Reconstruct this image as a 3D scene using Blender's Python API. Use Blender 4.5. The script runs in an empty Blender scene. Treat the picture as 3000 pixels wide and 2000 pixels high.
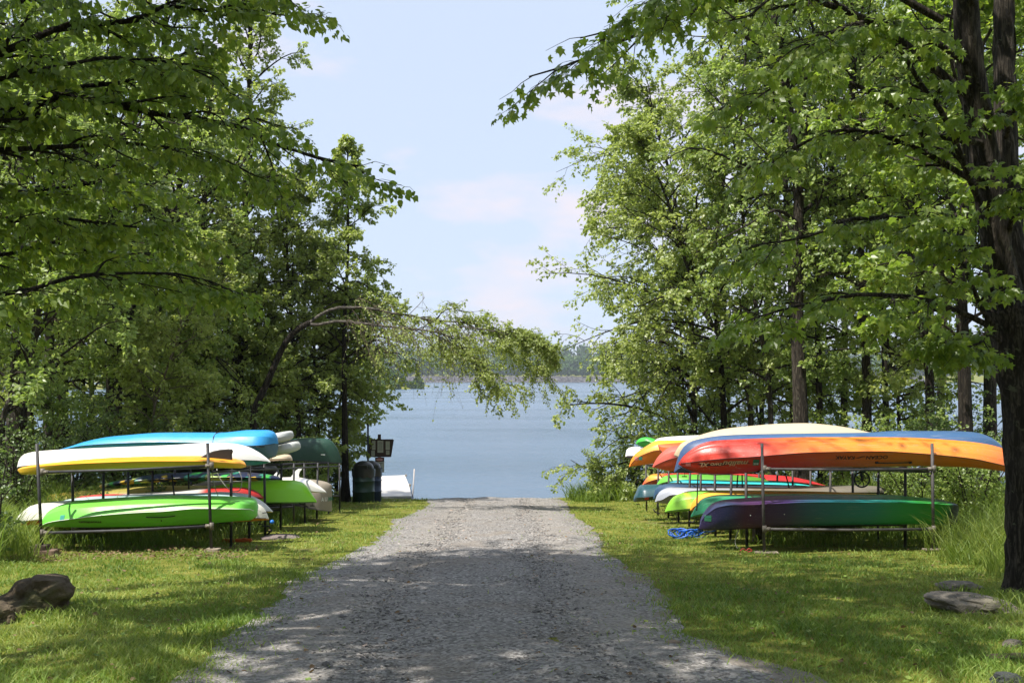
import bpy, bmesh, math, random
import numpy as np
from mathutils import Vector, noise as mnoise
C = bpy.context.scene.collection
SC = bpy.context.scene
# ---------------------------------------------------------------- camera, sky, sun, exposure
F = 3200.0 / 3000.0          # focal length over picture width
EZ = 1.60                    # eye height
HY = 1105.0                  # horizon row of a 3000 x 2000 picture
cam_d = bpy.data.cameras.new('camera'); cam = bpy.data.objects.new('camera', cam_d); C.objects.link(cam)
cam_d.sensor_width = 36; cam_d.lens = 36 * F; cam_d.clip_start = 0.05; cam_d.clip_end = 6000
cam_d.shift_y = (HY - 1000) / 3000.0
cam.location = (0, 0, EZ); cam.rotation_euler = (math.pi / 2, 0, 0)
SC.camera = cam
SUN_EL, SUN_AZ = math.radians(62), math.radians(233)     # azimuth clockwise from +Y: behind and left of the camera
world = bpy.data.worlds.new('World'); SC.world = world; world.use_nodes = True
SC.view_settings.view_transform = 'Standard'; SC.view_settings.look = 'None'
SC.view_settings.exposure = 0.95; SC.view_settings.gamma = 1.0; SC.view_settings.use_curve_mapping = False
def build_world():
    nt = world.node_tree; N = nt.nodes; L = nt.links; N.clear()
    out = N.new('ShaderNodeOutputWorld'); bg = N.new('ShaderNodeBackground'); bg.inputs['Strength'].default_value = 0.15
    sky = N.new('ShaderNodeTexSky'); sky.sky_type = 'NISHITA'; sky.sun_disc = False
    sky.sun_elevation = SUN_EL; sky.sun_rotation = SUN_AZ; sky.altitude = 300; sky.air_density = 1.0; sky.dust_density = 0.8; sky.ozone_density = 1.6
    tc = N.new('ShaderNodeTexCoord'); mp = N.new('ShaderNodeMapping')
    mp.inputs['Scale'].default_value = (2.6, 2.6, 7.5); mp.inputs['Location'].default_value = (2.2, 0.4, 0.9)
    nz = N.new('ShaderNodeTexNoise'); nz.inputs['Scale'].default_value = 1.5; nz.inputs['Detail'].default_value = 7; nz.inputs['Roughness'].default_value = 0.55
    cr = N.new('ShaderNodeValToRGB'); cr.color_ramp.elements[0].position = 0.52; cr.color_ramp.elements[1].position = 0.64
    mul = N.new('ShaderNodeMath'); mul.operation = 'MULTIPLY'; mul.inputs[1].default_value = 0.75
    mix = N.new('ShaderNodeMixRGB'); mix.inputs['Color2'].default_value = (3.45, 3.10, 3.30, 1)
    veil = N.new('ShaderNodeMixRGB'); veil.inputs['Fac'].default_value = 0.93; veil.inputs['Color2'].default_value = (2.36, 2.74, 3.42, 1)
    L.new(tc.outputs['Generated'], mp.inputs['Vector']); L.new(mp.outputs[0], nz.inputs['Vector']); L.new(nz.outputs['Fac'], cr.inputs['Fac'])
    L.new(cr.outputs['Color'], mul.inputs[0]); L.new(mul.outputs[0], mix.inputs['Fac'])
    L.new(sky.outputs[0], veil.inputs['Color1']); L.new(veil.outputs[0], mix.inputs['Color1']); L.new(mix.outputs[0], bg.inputs['Color']); L.new(bg.outputs[0], out.inputs['Surface'])
build_world()
sun_d = bpy.data.lights.new('sun', 'SUN'); sun = bpy.data.objects.new('sun', sun_d); C.objects.link(sun)
sun_d.energy = 4.4; sun_d.angle = math.radians(0.53); sun_d.color = (1.0, 0.955, 0.87)
SDIR = Vector((math.sin(SUN_AZ) * math.cos(SUN_EL), math.cos(SUN_AZ) * math.cos(SUN_EL), math.sin(SUN_EL)))
sun.rotation_euler = SDIR.to_track_quat('Z', 'Y').to_euler(); sun.location = (-10, -20, 40)
SC.cycles.max_bounces = 10; SC.cycles.diffuse_bounces = 7; SC.cycles.glossy_bounces = 3; SC.cycles.transmission_bounces = 4
SC.cycles.volume_bounces = 0; SC.cycles.transparent_max_bounces = 8
SC.cycles.use_denoising = True

# ---------------------------------------------------------------- helpers
def W(x, y, Y):
    """the point of the world seen at pixel (x, y) of the 3000 x 2000 picture, Y metres away"""
    return np.array([(x - 1500.0) * Y / 3200.0, Y, EZ - (y - HY) * Y / 3200.0])
def smooth(a, b, x):
    t = np.clip((np.asarray(x, float) - a) / (b - a), 0, 1); return t * t * (3 - 2 * t)
def gz0(Y):
    """height of the ramp and lawns: level by the camera, then falling to the lake"""
    Y = np.asarray(Y, float)
    return -0.0745 * 0.5 * ((Y - 5.8) + np.sqrt((Y - 5.8) ** 2 + 1.2))
WATER = EZ - 4.2
def tag(o, label=None, cat=None, group=None, kind=None):
    if label: o['label'] = label
    if cat: o['category'] = cat
    if group: o['group'] = group
    if kind: o['kind'] = kind
    return o
def empty(name, loc, label, cat, group=None, rz=0.0):
    o = bpy.data.objects.new(name, None); C.objects.link(o); o.location = [float(v) for v in loc]; o.rotation_euler.z = rz
    o.empty_display_size = 0.2
    return tag(o, label, cat, group)
def link(name, me, mat, parent=None):
    o = bpy.data.objects.new(name, me); C.objects.link(o)
    if mat is not None and len(me.materials) == 0: me.materials.append(mat)
    if parent is not None:
        o.parent = parent
        o.matrix_parent_inverse.identity()
    return o
def np_mesh(name, V, faces, smooth_=False, attrs=None):
    """faces: list of (M,k) int arrays"""
    V = np.ascontiguousarray(V, dtype=np.float32).reshape(-1, 3)
    me = bpy.data.meshes.new(name)
    me.vertices.add(len(V)); me.vertices.foreach_set('co', V.ravel())
    faces = [np.asarray(f, dtype=np.int32) for f in faces if len(f)]
    loops = np.concatenate([f.ravel() for f in faces]); tot = np.concatenate([np.full(len(f), f.shape[1], np.int32) for f in faces])
    start = np.concatenate([[0], np.cumsum(tot)[:-1]]).astype(np.int32)
    me.loops.add(len(loops)); me.loops.foreach_set('vertex_index', loops)
    me.polygons.add(len(tot)); me.polygons.foreach_set('loop_start', start)
    me.polygons.foreach_set('use_smooth', np.full(len(tot), smooth_, bool))
    me.update(calc_edges=True)
    if attrs:
        for k, v in attrs.items():
            a = me.attributes.new(k, 'FLOAT', 'POINT'); a.data.foreach_set('value', np.asarray(v, np.float32))
    me.validate(verbose=False)
    return me
def bm_obj(name, bm, mat, parent=None, smooth_=False, offset=None):
    me = bpy.data.meshes.new(name)
    bmesh.ops.recalc_face_normals(bm, faces=bm.faces[:])
    if offset is not None: bmesh.ops.translate(bm, verts=bm.verts[:], vec=[-float(v) for v in offset])
    if smooth_:
        for f in bm.faces: f.smooth = True
    bm.to_mesh(me); bm.free()
    return link(name, me, mat, parent)
def bm_tube(bm, pts, rad, k=8, cap=True):
    pts = [Vector([float(c) for c in p]) for p in pts]; n = len(pts)
    if not hasattr(rad, '__len__'): rad = [rad] * n
    rings = []; ref = None
    for i, p in enumerate(pts):
        t = (pts[min(i + 1, n - 1)] - pts[max(i - 1, 0)]).normalized()
        if ref is None: ref = Vector((0, 0, 1)) if abs(t.z) < 0.9 else Vector((0, 1, 0))
        u = t.cross(ref).normalized(); v = u.cross(t).normalized(); ref = v
        rings.append([bm.verts.new(p + (u * math.cos(2 * math.pi * j / k) + v * math.sin(2 * math.pi * j / k)) * rad[i]) for j in range(k)])
    for a, b in zip(rings, rings[1:]):
        for j in range(k): bm.faces.new((a[j], a[(j + 1) % k], b[(j + 1) % k], b[j]))
    if cap:
        bm.faces.new(rings[0][::-1]); bm.faces.new(rings[-1])
def bm_box(bm, c, s, rz=0.0, bev=0.0):
    r = bmesh.ops.create_cube(bm, size=1.0); vs = r['verts']
    bmesh.ops.scale(bm, verts=vs, vec=[float(v) for v in s])
    if bev:
        es = list({e for v in vs for e in v.link_edges})
        rr = bmesh.ops.bevel(bm, geom=es, offset=bev, segments=2, affect='EDGES'); vs = list({v for f in rr['faces'] for v in f.verts} | {v for v in vs if v.is_valid})
    from mathutils import Matrix
    if rz: bmesh.ops.rotate(bm, verts=vs, cent=(0, 0, 0), matrix=Matrix.Rotation(rz, 3, 'Z'))
    bmesh.ops.translate(bm, verts=vs, vec=[float(v) for v in c])
def pchip(xs, ys, x):
    xs = np.asarray(xs, float); ys = np.asarray(ys, float); x = np.clip(np.asarray(x, float), xs[0], xs[-1])
    h = np.diff(xs); d = np.diff(ys) / h; m = np.zeros(len(xs))
    m[0] = d[0]; m[-1] = d[-1]
    for i in range(1, len(xs) - 1):
        if d[i - 1] * d[i] > 0:
            w1 = 2 * h[i] + h[i - 1]; w2 = h[i] + 2 * h[i - 1]; m[i] = (w1 + w2) / (w1 / d[i - 1] + w2 / d[i])
    i = np.clip(np.searchsorted(xs, x) - 1, 0, len(h) - 1); t = (x - xs[i]) / h[i]
    return ((1 + 2 * t) * (1 - t) ** 2 * ys[i] + t * (1 - t) ** 2 * h[i] * m[i] + t * t * (3 - 2 * t) * ys[i + 1] + t * t * (t - 1) * h[i] * m[i + 1])

# ---------------------------------------------------------------- materials
class NT:
    def __init__(s, name):
        s.m = bpy.data.materials.new(name); s.m.use_nodes = True; s.t = s.m.node_tree; s.N = s.t.nodes; s.L = s.t.links
        s.b = s.N.get('Principled BSDF'); s.out = s.N.get('Material Output')
    def n(s, typ, **kw):
        nd = s.N.new(typ)
        for k, v in kw.items():
            if k.startswith('i_'):
                key = k[2:]; key = int(key) if key.isdigit() else key.replace('_', ' ')
                nd.inputs[key].default_value = v
            else: setattr(nd, k, v)
        return nd
    def l(s, a, b): s.L.new(a, b)
    def ramp(s, fac, stops, interp='LINEAR'):
        r = s.n('ShaderNodeValToRGB'); cr = r.color_ramp; cr.interpolation = interp
        while len(cr.elements) < len(stops): cr.elements.new(0.5)
        for e, (p, c) in zip(cr.elements, stops): e.position = p; e.color = (*c[:3], 1)
        s.l(fac, r.inputs[0]); return r.outputs[0]
    def noise(s, vec, scale, detail=4, rough=0.55, dist=0.0):
        nz = s.n('ShaderNodeTexNoise'); nz.inputs['Scale'].default_value = scale; nz.inputs['Detail'].default_value = detail
        nz.inputs['Roughness'].default_value = rough; nz.inputs['Distortion'].default_value = dist
        if vec is not None: s.l(vec, nz.inputs['Vector'])
        return nz.outputs['Fac']
    def mix(s, fac, a, b, mode='MIX'):
        m = s.n('ShaderNodeMixRGB', blend_type=mode)
        for v, k in ((fac, 0), (a, 1), (b, 2)):
            if hasattr(v, 'links'): s.l(v, m.inputs[k])
            elif k == 0: m.inputs[0].default_value = v
            else: m.inputs[k].default_value = (*v[:3], 1)
        return m.outputs[0]
    def math(s, op, a, b=None):
        m = s.n('ShaderNodeMath', operation=op)
        for v, k in ((a, 0), (b, 1)):
            if v is None: continue
            if hasattr(v, 'links'): s.l(v, m.inputs[k])
            else: m.inputs[k].default_value = v
        return m.outputs[0]
    def coord(s, kind='Object', scale=(1, 1, 1), loc=(0, 0, 0)):
        tc = s.n('ShaderNodeTexCoord'); mp = s.n('ShaderNodeMapping'); mp.inputs['Scale'].default_value = scale; mp.inputs['Location'].default_value = loc
        s.l(tc.outputs[kind], mp.inputs[0]); return mp.outputs[0]
    def bump(s, h, strength, dist=0.02):
        b = s.n('ShaderNodeBump'); b.inputs['Strength'].default_value = strength; b.inputs['Distance'].default_value = dist
        s.l(h, b.inputs['Height']); s.l(b.outputs[0], s.b.inputs['Normal'])
    def set(s, base=None, rough=None, metal=None, spec=None, coat=None):
        for key, v in (('Base Color', base), ('Roughness', rough), ('Metallic', metal), ('Specular IOR Level', spec), ('Coat Weight', coat)):
            if v is None: continue
            i = s.b.inputs[key]
            if hasattr(v, 'links'): s.l(v, i)
            elif key == 'Base Color': i.default_value = (*v[:3], 1)
            else: i.default_value = v
        return s.m
def srgb(r, g, b):
    f = lambda c: ((c / 255 + 0.055) / 1.055) ** 2.4 if c / 255 > 0.04045 else c / 255 / 12.92
    return (f(r), f(g), f(b))
def mat_plain(name, col, rough=0.5, metal=0.0, var=0.12, scale=8, bump=0.0):
    t = NT(name); v = t.coord(); nz = t.noise(v, scale, 5)
    c = t.ramp(nz, [(0.3, [k * (1 - var) for k in col]), (0.7, [min(1, k * (1 + var)) for k in col])])
    if bump: t.bump(nz, bump)
    return t.set(c, rough, metal)
def mat_leaf(name, dark, mid, light, trans=0.4, rough=0.38, spec=0.6, tcol=None):
    t = NT(name); at = t.n('ShaderNodeAttribute', attribute_name='tint')
    v = t.coord('Object'); big = t.noise(v, 0.8, 2)
    f = t.math('ADD', t.math('MULTIPLY', at.outputs['Fac'], 0.65), t.math('MULTIPLY', big, 0.35))
    col = t.ramp(f, [(0.12, dark), (0.5, mid), (0.92, light)])
    t.set(col, rough, 0.0, spec)
    tr = t.n('ShaderNodeBsdfTranslucent'); tc = t.mix(1.0, col, tcol or (1.95, 2.0, 1.15), 'MULTIPLY'); t.l(tc, tr.inputs['Color'])
    mx = t.n('ShaderNodeMixShader'); mx.inputs[0].default_value = trans
    t.l(t.b.outputs[0], mx.inputs[1]); t.l(tr.outputs[0], mx.inputs[2]); t.l(mx.outputs[0], t.out.inputs['Surface'])
    return t.m
def mat_bark(name, a, b, lichen=0.0, lc=(0.30, 0.33, 0.22), rings=False):
    t = NT(name); v = t.coord('Object', (13, 13, 1.9) if not rings else (3, 3, 14))
    n1 = t.noise(v, 2.2, 9, 0.70, 0.9); v2 = t.coord('Object'); n2 = t.noise(v2, 6.5, 6, 0.7, 0.5)
    c = t.ramp(n1, [(0.34, [k * .7 for k in a]), (0.48, a), (0.64, b)])
    if lichen: c = t.mix(t.ramp(n2, [(0.66 - lichen * 0.2, (0, 0, 0)), (0.70 - lichen * 0.2, (.7, .7, .7))]), c, lc)
    t.bump(n1, 1.0, 0.09); return t.set(c, 0.9, 0, 0.2)
M = {}
M['leaf_maple'] = mat_leaf('maple_leaf', (0.084, 0.136, 0.028), (0.161, 0.234, 0.038), (0.295, 0.338, 0.056), 0.5, 0.38)
M['leaf_near_left'] = mat_leaf('linden_leaf', (0.081, 0.131, 0.030), (0.153, 0.220, 0.040), (0.306, 0.345, 0.066), 0.5, 0.38)
M['leaf_pale'] = mat_leaf('pale_leaf', (0.142, 0.190, 0.057), (0.255, 0.306, 0.086), (0.408, 0.434, 0.173), 0.45, 0.42)
M['leaf_mid'] = mat_leaf('forest_leaf', (0.105, 0.161, 0.048), (0.205, 0.273, 0.074), (0.359, 0.408, 0.138), 0.45, 0.42)
M['leaf_dark'] = mat_leaf('dark_leaf', (0.054, 0.090, 0.031), (0.108, 0.162, 0.048), (0.204, 0.264, 0.084), 0.42, 0.42)
M['leaf_far'] = mat_leaf('far_leaf', (0.022, 0.052, 0.014), (0.060, 0.110, 0.024), (0.12, 0.18, 0.035), 0.15, 0.7, 0.2)
M['grass'] = mat_leaf('lawn_blade', (0.068, 0.134, 0.022), (0.166, 0.256, 0.043), (0.396, 0.431, 0.134), 0.35, 0.5, 0.3, (1.4, 1.4, 0.7))
M['tall'] = mat_leaf('tall_blade', (0.066, 0.116, 0.020), (0.132, 0.198, 0.033), (0.275, 0.308, 0.077), 0.35, 0.5, 0.3)
M['dry'] = mat_leaf('dry_leaf', (0.09, 0.055, 0.030), (0.17, 0.11, 0.06), (0.28, 0.20, 0.12), 0.1, 0.7, 0.2)
M['bark'] = mat_bark('dark_bark', (0.022, 0.018, 0.014), (0.080, 0.066, 0.052))
M['bark_lichen'] = mat_bark('lichen_bark', (0.032, 0.026, 0.020), (0.135, 0.112, 0.09), 0.20, (0.16, 0.17, 0.11))
M['bark_grey'] = mat_bark('grey_bark', (0.050, 0.043, 0.035), (0.17, 0.148, 0.12), 0.14)
M['bark_birch'] = mat_bark('birch_bark', (0.09, 0.078, 0.066), (0.30, 0.27, 0.24), 0, rings=True)
M['twig'] = mat_bark('twig_bark', (0.032, 0.026, 0.020), (0.095, 0.076, 0.06))
M['twig_pale'] = mat_bark('pale_twig_bark', (0.16, 0.13, 0.09), (0.32, 0.27, 0.20))
# ---------------------------------------------------------------- terrain
def lip(X):
    return 32.3 + 5.5 * smooth(3.2, 7.0, np.abs(X + 0.4)) + 0.35 * np.sin(X * 0.8)
def road_c(Y): return -0.0125 * np.asarray(Y, float)
def rnoise(Y, s): return 0.04 * np.sin(Y * 1.9 + s) + 0.025 * np.sin(Y * 4.3 + 2.1 * s) + 0.12 * np.sin(Y * 0.63 + s)
def road_l(Y): return road_c(Y) - 1.74 - rnoise(np.asarray(Y, float), 1.0) * 0.8
def road_r(Y): return road_c(Y) - .18 + np.interp(Y, [5.68, 6.06, 6.37, 6.7, 7.4, 8.4, 10.5, 13.2, 17, 24, 34], [1.84, 1.84, 1.62, 1.49, 1.33, 1.36, 1.55, 1.5, 1.57, 1.7, 1.95]) + .5 * rnoise(np.asarray(Y, float), 2.6)
def hgt(X, Y):
    X = np.asarray(X, float); Y = np.asarray(Y, float)
    L = lip(X); near = gz0(np.minimum(Y, L))
    z = near - np.maximum(0, Y - L) * 0.36
    z = z + 0.02 * np.sin(X * 2.1 + 0.4) * np.sin(Y * 1.3) + 0.012 * np.sin(X * 5.3 + Y * 3.1)
    z = z + 0.35 * smooth(5.5, 9, np.abs(X)) * (1 - smooth(30, 37, Y)) * (Y > -100)
    z = np.maximum(z, -7.0)
    pen = smooth(-26, -44, X + 4 * np.sin(Y * 0.11)) * smooth(372, 390, Y) * (1 - smooth(520, 560, Y))
    z = np.where((Y > 60), z * (1 - pen) + (WATER + 1.0) * pen, z)
    sh = 893 + 6 * np.sin(X * 0.01)
    far = smooth(sh, sh + 14, Y) * (2.2 + 7.0)
    hill = 24 * smooth(930, 1240, Y) * (0.72 + 0.28 * np.sin(X * 0.006 + 0.9))
    z = np.where(Y > 600, -7.0 + far + hill, z)
    return z
def gr(a, b, n, p=1.0): return list(a + (b - a) * (np.linspace(0, 1, n) ** p))
xs = sorted(set(np.round(gr(-14, 14, 81) + gr(14, 1500, 40, 2.4)[1:] + [-v for v in gr(14, 1500, 40, 2.4)[1:]] + gr(-120, -20, 22), 3)))
ys = sorted(set(np.round(gr(-60, -2, 16) + gr(-2, 46, 150) + gr(46, 370, 22, 1.5)[1:] + gr(370, 400, 9) + gr(400, 880, 14)[1:] + gr(885, 935, 26) + gr(940, 1700, 30), 3)))
GX, GY = np.meshgrid(xs, ys); GZ = hgt(GX, GY)
nx, ny = len(xs), len(ys)
idx = np.arange(nx * ny).reshape(ny, nx)
quads = np.stack([idx[:-1, :-1], idx[:-1, 1:], idx[1:, 1:], idx[1:, :-1]], -1).reshape(-1, 4)
def mat_ground():
    t = NT('turf_soil'); v = t.coord('Object')
    n1 = t.noise(v, 0.55, 5, 0.6); n2 = t.noise(v, 4.0, 6, 0.65); n3 = t.noise(v, 38, 4, 0.7)
    g = t.ramp(n2, [(0.30, (0.075, 0.095, 0.018)), (0.52, (0.155, 0.165, 0.028)), (0.75, (0.25, 0.23, 0.06))])
    d = t.ramp(n3, [(0.3, (0.09, 0.065, 0.042)), (0.7, (0.20, 0.155, 0.105))])
    c = t.mix(t.ramp(n1, [(0.62, (0, 0, 0)), (0.74, (1, 1, 1))]), g, d)
    t.bump(n3, 0.8, 0.03); return t.set(c, 0.95, 0, 0.1)
ground = link('ground', np_mesh('ground', np.stack([GX, GY, GZ], -1), [quads], True), mat_ground())
tag(ground, 'sloping grassy ground running down to the lake and round its far shore', kind='structure')
# the gravel drive: a sheet just above the ground with ragged edges
ry = np.arange(-8, 33.4, 0.14); nu = 15
RX = np.array([road_l(y) + (road_r(y) - road_l(y)) * np.linspace(0, 1, nu) for y in ry]); RY = np.repeat(ry[:, None], nu, 1)
rng = np.random.default_rng(4)
RX[:, 0] += rng.normal(-.1, 0.03, len(ry)); RX[:, -1] += rng.normal(.1, 0.03, len(ry))
u = np.linspace(-1, 1, nu)[None, :]
RZ = hgt(RX, RY) + 0.022 * (1 - u ** 4) + 0.006 * rng.normal(0, 1, RX.shape) * (np.abs(u) < 0.95) + 0.004
RZ = RZ - 0.018 * (np.exp(-((u - 0.45) / 0.14) ** 2) + np.exp(-((u + 0.45) / 0.14) ** 2)) + 0.004
idx = np.arange(RX.size).reshape(RX.shape)
quads = np.stack([idx[:-1, :-1], idx[:-1, 1:], idx[1:, 1:], idx[1:, :-1]], -1).reshape(-1, 4)
def mat_gravel():
    t = NT('crushed_stone'); v = t.coord('Object')
    vo = t.n('ShaderNodeTexVoronoi'); vo.inputs['Scale'].default_value = 46; t.l(v, vo.inputs['Vector'])
    n1 = t.noise(v, 1.1, 5, 0.6); n3 = t.noise(v, 160, 3, 0.6)
    c = t.ramp(vo.outputs['Color'], [(0.1, (0.085, 0.080, 0.076)), (0.5, (0.235, 0.222, 0.210)), (0.9, (0.42, 0.40, 0.38))])
    c = t.mix(t.math('MULTIPLY', n3, 0.5), c, (0.11, 0.10, 0.10))
    sep = t.n('ShaderNodeSeparateXYZ'); t.l(v, sep.inputs[0])
    side = t.math('ADD', sep.outputs['X'], t.math('MULTIPLY', t.noise(v, 1.6, 4), 1.6))
    c = t.mix(t.ramp(side, [(0.0, (0, 0, 0)), (1.0, (1, 1, 1))]), c, c)
    dirt = t.ramp(n3, [(0.3, (0.15, 0.125, 0.10)), (0.7, (0.24, 0.205, 0.17))])
    m = t.math('MULTIPLY', t.math('GREATER_THAN', side, 2.05), 0.75)
    c = t.mix(m, c, dirt)
    c = t.mix(t.ramp(n1, [(0.52, (0, 0, 0)), (0.72, (0.75, 0.75, 0.75))]), c, dirt)
    rut = t.ramp(t.math('ABSOLUTE', t.math('SUBTRACT', t.math('ABSOLUTE', t.math('ADD', sep.outputs['X'], t.math('MULTIPLY', t.noise(v, .5, 2), .5))), .95)), [(0.12, (.7, .7, .7)), (0.42, (0, 0, 0))])
    c = t.mix(t.math('MULTIPLY', rut, t.noise(v, 2.4, 5, .7)), c, (0.26, 0.235, 0.205))
    t.bump(vo.outputs['Distance'], 1.0, 0.012); return t.set(c, 0.9, 0, 0.25)
road = link('gravel_drive', np_mesh('gravel_drive', np.stack([RX, RY, RZ], -1), [quads], True), mat_gravel())
tag(road, 'grey crushed stone drive running straight down to the water', kind='structure')

# loose stones
def ico(sub=1):
    bm = bmesh.new(); bmesh.ops.create_icosphere(bm, subdivisions=sub, radius=1.0)
    V = np.array([v.co[:] for v in bm.verts]); Fc = np.array([[v.index for v in f.verts] for f in bm.faces]); bm.free(); return V, Fc
IV = np.array([[1, 0, 0], [0, 1, 0], [-1, 0, 0], [0, -1, 0], [.1, -.1, .9], [0, .1, -.9]], float); IF = np.array([[0, 1, 4], [1, 2, 4], [2, 3, 4], [3, 0, 4], [1, 0, 5], [2, 1, 5], [3, 2, 5], [0, 3, 5]])
def scatter_stones(name, pos, size, rng, mat, flat=0.55, parent=None):
    n = len(pos); K = len(IV)
    V = IV[None] * (1 + rng.normal(0, 0.18, (n, K, 1)))
    s = size[:, None, None] * np.stack([rng.uniform(.7, 1.3, n), rng.uniform(.6, 1.1, n), rng.uniform(.5, 1, n) * flat], -1)[:, None, :]
    V = V * s; a = rng.uniform(0, 6.28, n); ca, sa = np.cos(a)[:, None], np.sin(a)[:, None]
    x = V[..., 0] * ca - V[..., 1] * sa; y = V[..., 0] * sa + V[..., 1] * ca
    V = np.stack([x, y, V[..., 2] + rng.normal(0, .25, (n, 1)) * x], -1) + pos[:, None, :]
    Fc = (IF[None] + (np.arange(n) * K)[:, None, None]).reshape(-1, 3)
    tint = np.repeat(rng.uniform(0, 1, n), K)
    return link(name, np_mesh(name, V, [Fc], False, {'tint': tint}), mat, parent)
def mat_stones(name, stops):
    t = NT(name); at = t.n('ShaderNodeAttribute', attribute_name='tint'); v = t.coord('Object')
    c = t.ramp(at.outputs['Fac'], stops); c = t.mix(t.math('MULTIPLY', t.noise(v, 60, 4), 0.35), c, (0.1, 0.095, 0.09)); return t.set(c, 0.85, 0, 0.3)
M['stone'] = mat_stones('loose_stone', [(0, (0.085, 0.08, 0.08)), (0.35, (0.19, 0.178, 0.168)), (0.8, (0.34, 0.32, 0.30)), (0.95, (0.40, 0.36, 0.33)), (1, (0.38, 0.27, 0.21))])
rng = np.random.default_rng(11)
n = 26000; Y = 4.6 + 28 * rng.uniform(0, 1, n) ** 1.9; uu = rng.normal(0, 0.62, n); uu = np.where(np.abs(uu) > 1.15, rng.uniform(-1, 1, n), uu)
X = (road_l(Y) + road_r(Y)) / 2 + uu * (road_r(Y) - road_l(Y)) / 2
sz = 0.0065 + 0.012 * rng.uniform(0, 1, n) ** 2.5 + 0.0004 * Y; sz = np.where(rng.uniform(0, 1, n) < 0.010, sz * 2.0, sz)
g = scatter_stones('loose_gravel', np.stack([X, Y, hgt(X, Y) + 0.022 * (1 - uu ** 4) + 0.003], -1), sz, rng, M['stone'])
tag(g, 'loose grey stone chips lying over the drive', 'gravel', kind='stuff')

# ---------------------------------------------------------------- lake
def mat_water():
    t = NT('lake_water'); v = t.coord('Object', (0.9, 2.6, 1))
    a = t.noise(v, 2.2, 4, 0.6, 0.3); v2 = t.coord('Object', (0.16, 0.5, 1)); b = t.noise(v2, 1.3, 3, 0.55, 0.3)
    v3 = t.coord('Object', (0.02, 0.05, 1)); c = t.noise(v3, 1.0, 3)
    h = t.math('ADD', t.math('MULTIPLY', a, 0.5), b)
    t.bump(h, 1.0, 0.30)
    t.b.inputs['IOR'].default_value = 1.333
    r = t.ramp(c, [(0.35, (0.10, 0.10, 0.10)), (0.65, (0.22, 0.22, 0.22))])
    return t.set((0.085, 0.135, 0.195), r, 0.0, 0.5)
wx = gr(-1500, 1500, 3); 
lake = link('lake', np_mesh('lake', np.array([[-1600, 30.5, WATER], [1600, 30.5, WATER], [1600, 912, WATER], [-1600, 912, WATER]]), [[[0, 1, 2, 3]]]), mat_water())
tag(lake, 'rippled pale blue lake water', kind='structure')

# the sloping stone face of the dam, a sheet just proud of the shore
fx = np.linspace(-340, 340, 90); fy = np.linspace(-2, 12.5, 9); FX, FY = np.meshgrid(fx, fy); FY = FY + 893 + 6 * np.sin(FX * 0.01); FZ = hgt(FX, FY) + .35
idx = np.arange(FX.size).reshape(FX.shape); quads = np.stack([idx[:-1, :-1], idx[:-1, 1:], idx[1:, 1:], idx[1:, :-1]], -1).reshape(-1, 4)
t = NT('stone_face'); v = t.coord('Object'); vo = t.n('ShaderNodeTexVoronoi'); vo.inputs['Scale'].default_value = .9; t.l(v, vo.inputs['Vector']); c = t.ramp(vo.outputs['Color'], [(.1, (.022, .020, .023)), (.6, (.06, .055, .06)), (.95, (.13, .12, .12))]); t.bump(vo.outputs['Distance'], 1, .5)
tag(link('dam_face', np_mesh('dam_face', np.stack([FX, FY, FZ], -1), [quads]), t.set(c, .9)), 'sloping grey stone face of the dam on the far shore', kind='structure')
# far shore: stone facing of the dam, grass strip on it, wood behind
rng = np.random.default_rng(21)
n = 4200; X = rng.uniform(-330, 330, n); Y = rng.uniform(893, 908, n); Y = Y + 6 * np.sin(X * 0.01)
M['riprap'] = mat_stones('dam_stone', [(0, (0.025, 0.023, 0.026)), (0.5, (0.07, 0.064, 0.07)), (0.85, (0.14, 0.13, 0.13)), (1, (0.22, 0.205, 0.20))])
z = hgt(X, Y); k = z > WATER - 0.5
o = scatter_stones('dam_stones', np.stack([X, Y, z], -1)[k], rng.uniform(0.5, 1.3, n)[k], rng, M['riprap'], 0.8)
tag(o, 'grey dumped stones facing the low dam on the far shore', 'stones', kind='stuff')
def leaf_cards(C3, size, rng, jit=1.0):
    """loose quads for foliage seen from very far"""
    n = len(C3); a = rng.normal(size=(n, 3)); a /= np.linalg.norm(a, axis=1)[:, None]
    b = np.cross(a, rng.normal(size=(n, 3))); b /= np.linalg.norm(b, axis=1)[:, None]
    s = (size * rng.uniform(0.6, 1.4, n))[:, None]
    V = np.stack([C3 - a * s, C3 - b * s * 0.7, C3 + a * s, C3 + b * s * 0.7], 1)
    Fc = (np.array([[0, 1, 2], [0, 2, 3]])[None] + (np.arange(n) * 4)[:, None, None]).reshape(-1, 3)
    return V.reshape(-1, 3), Fc
def far_wood(name, X, Y, H, label, per=90, size=1.0, seed=5):
    rng = np.random.default_rng(seed); n = len(X); Z = hgt(X, Y)
    P = []; T = []
    for i in range(n):
        m = per; d = rng.normal(size=(m, 3)); d /= np.linalg.norm(d, axis=1)[:, None]; r = rng.uniform(0.55, 1.0, (m, 1)) ** 0.5
        w = H[i] * rng.uniform(0.24, 0.36); q = d * r * np.array([w, w, H[i] * 0.46]); q[:, 2] += H[i] * 0.54
        q += rng.normal(0, 0.06 * H[i], (m, 3)) * (rng.uniform(0, 1, (m, 1)) > .6)
        P.append(q + [X[i], Y[i], Z[i]]); T.append(np.full(m * 4, np.clip(rng.normal(0.45, 0.22), 0, 1)))
    P = np.concatenate(P); V, Fc = leaf_cards(P, size, rng)
    o = link(name, np_mesh(name, V, [Fc], False, {'tint': np.concatenate(T)}), M['leaf_far'])
    return tag(o, label, 'wood', kind='stuff')
rng = np.random.default_rng(8)
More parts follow.
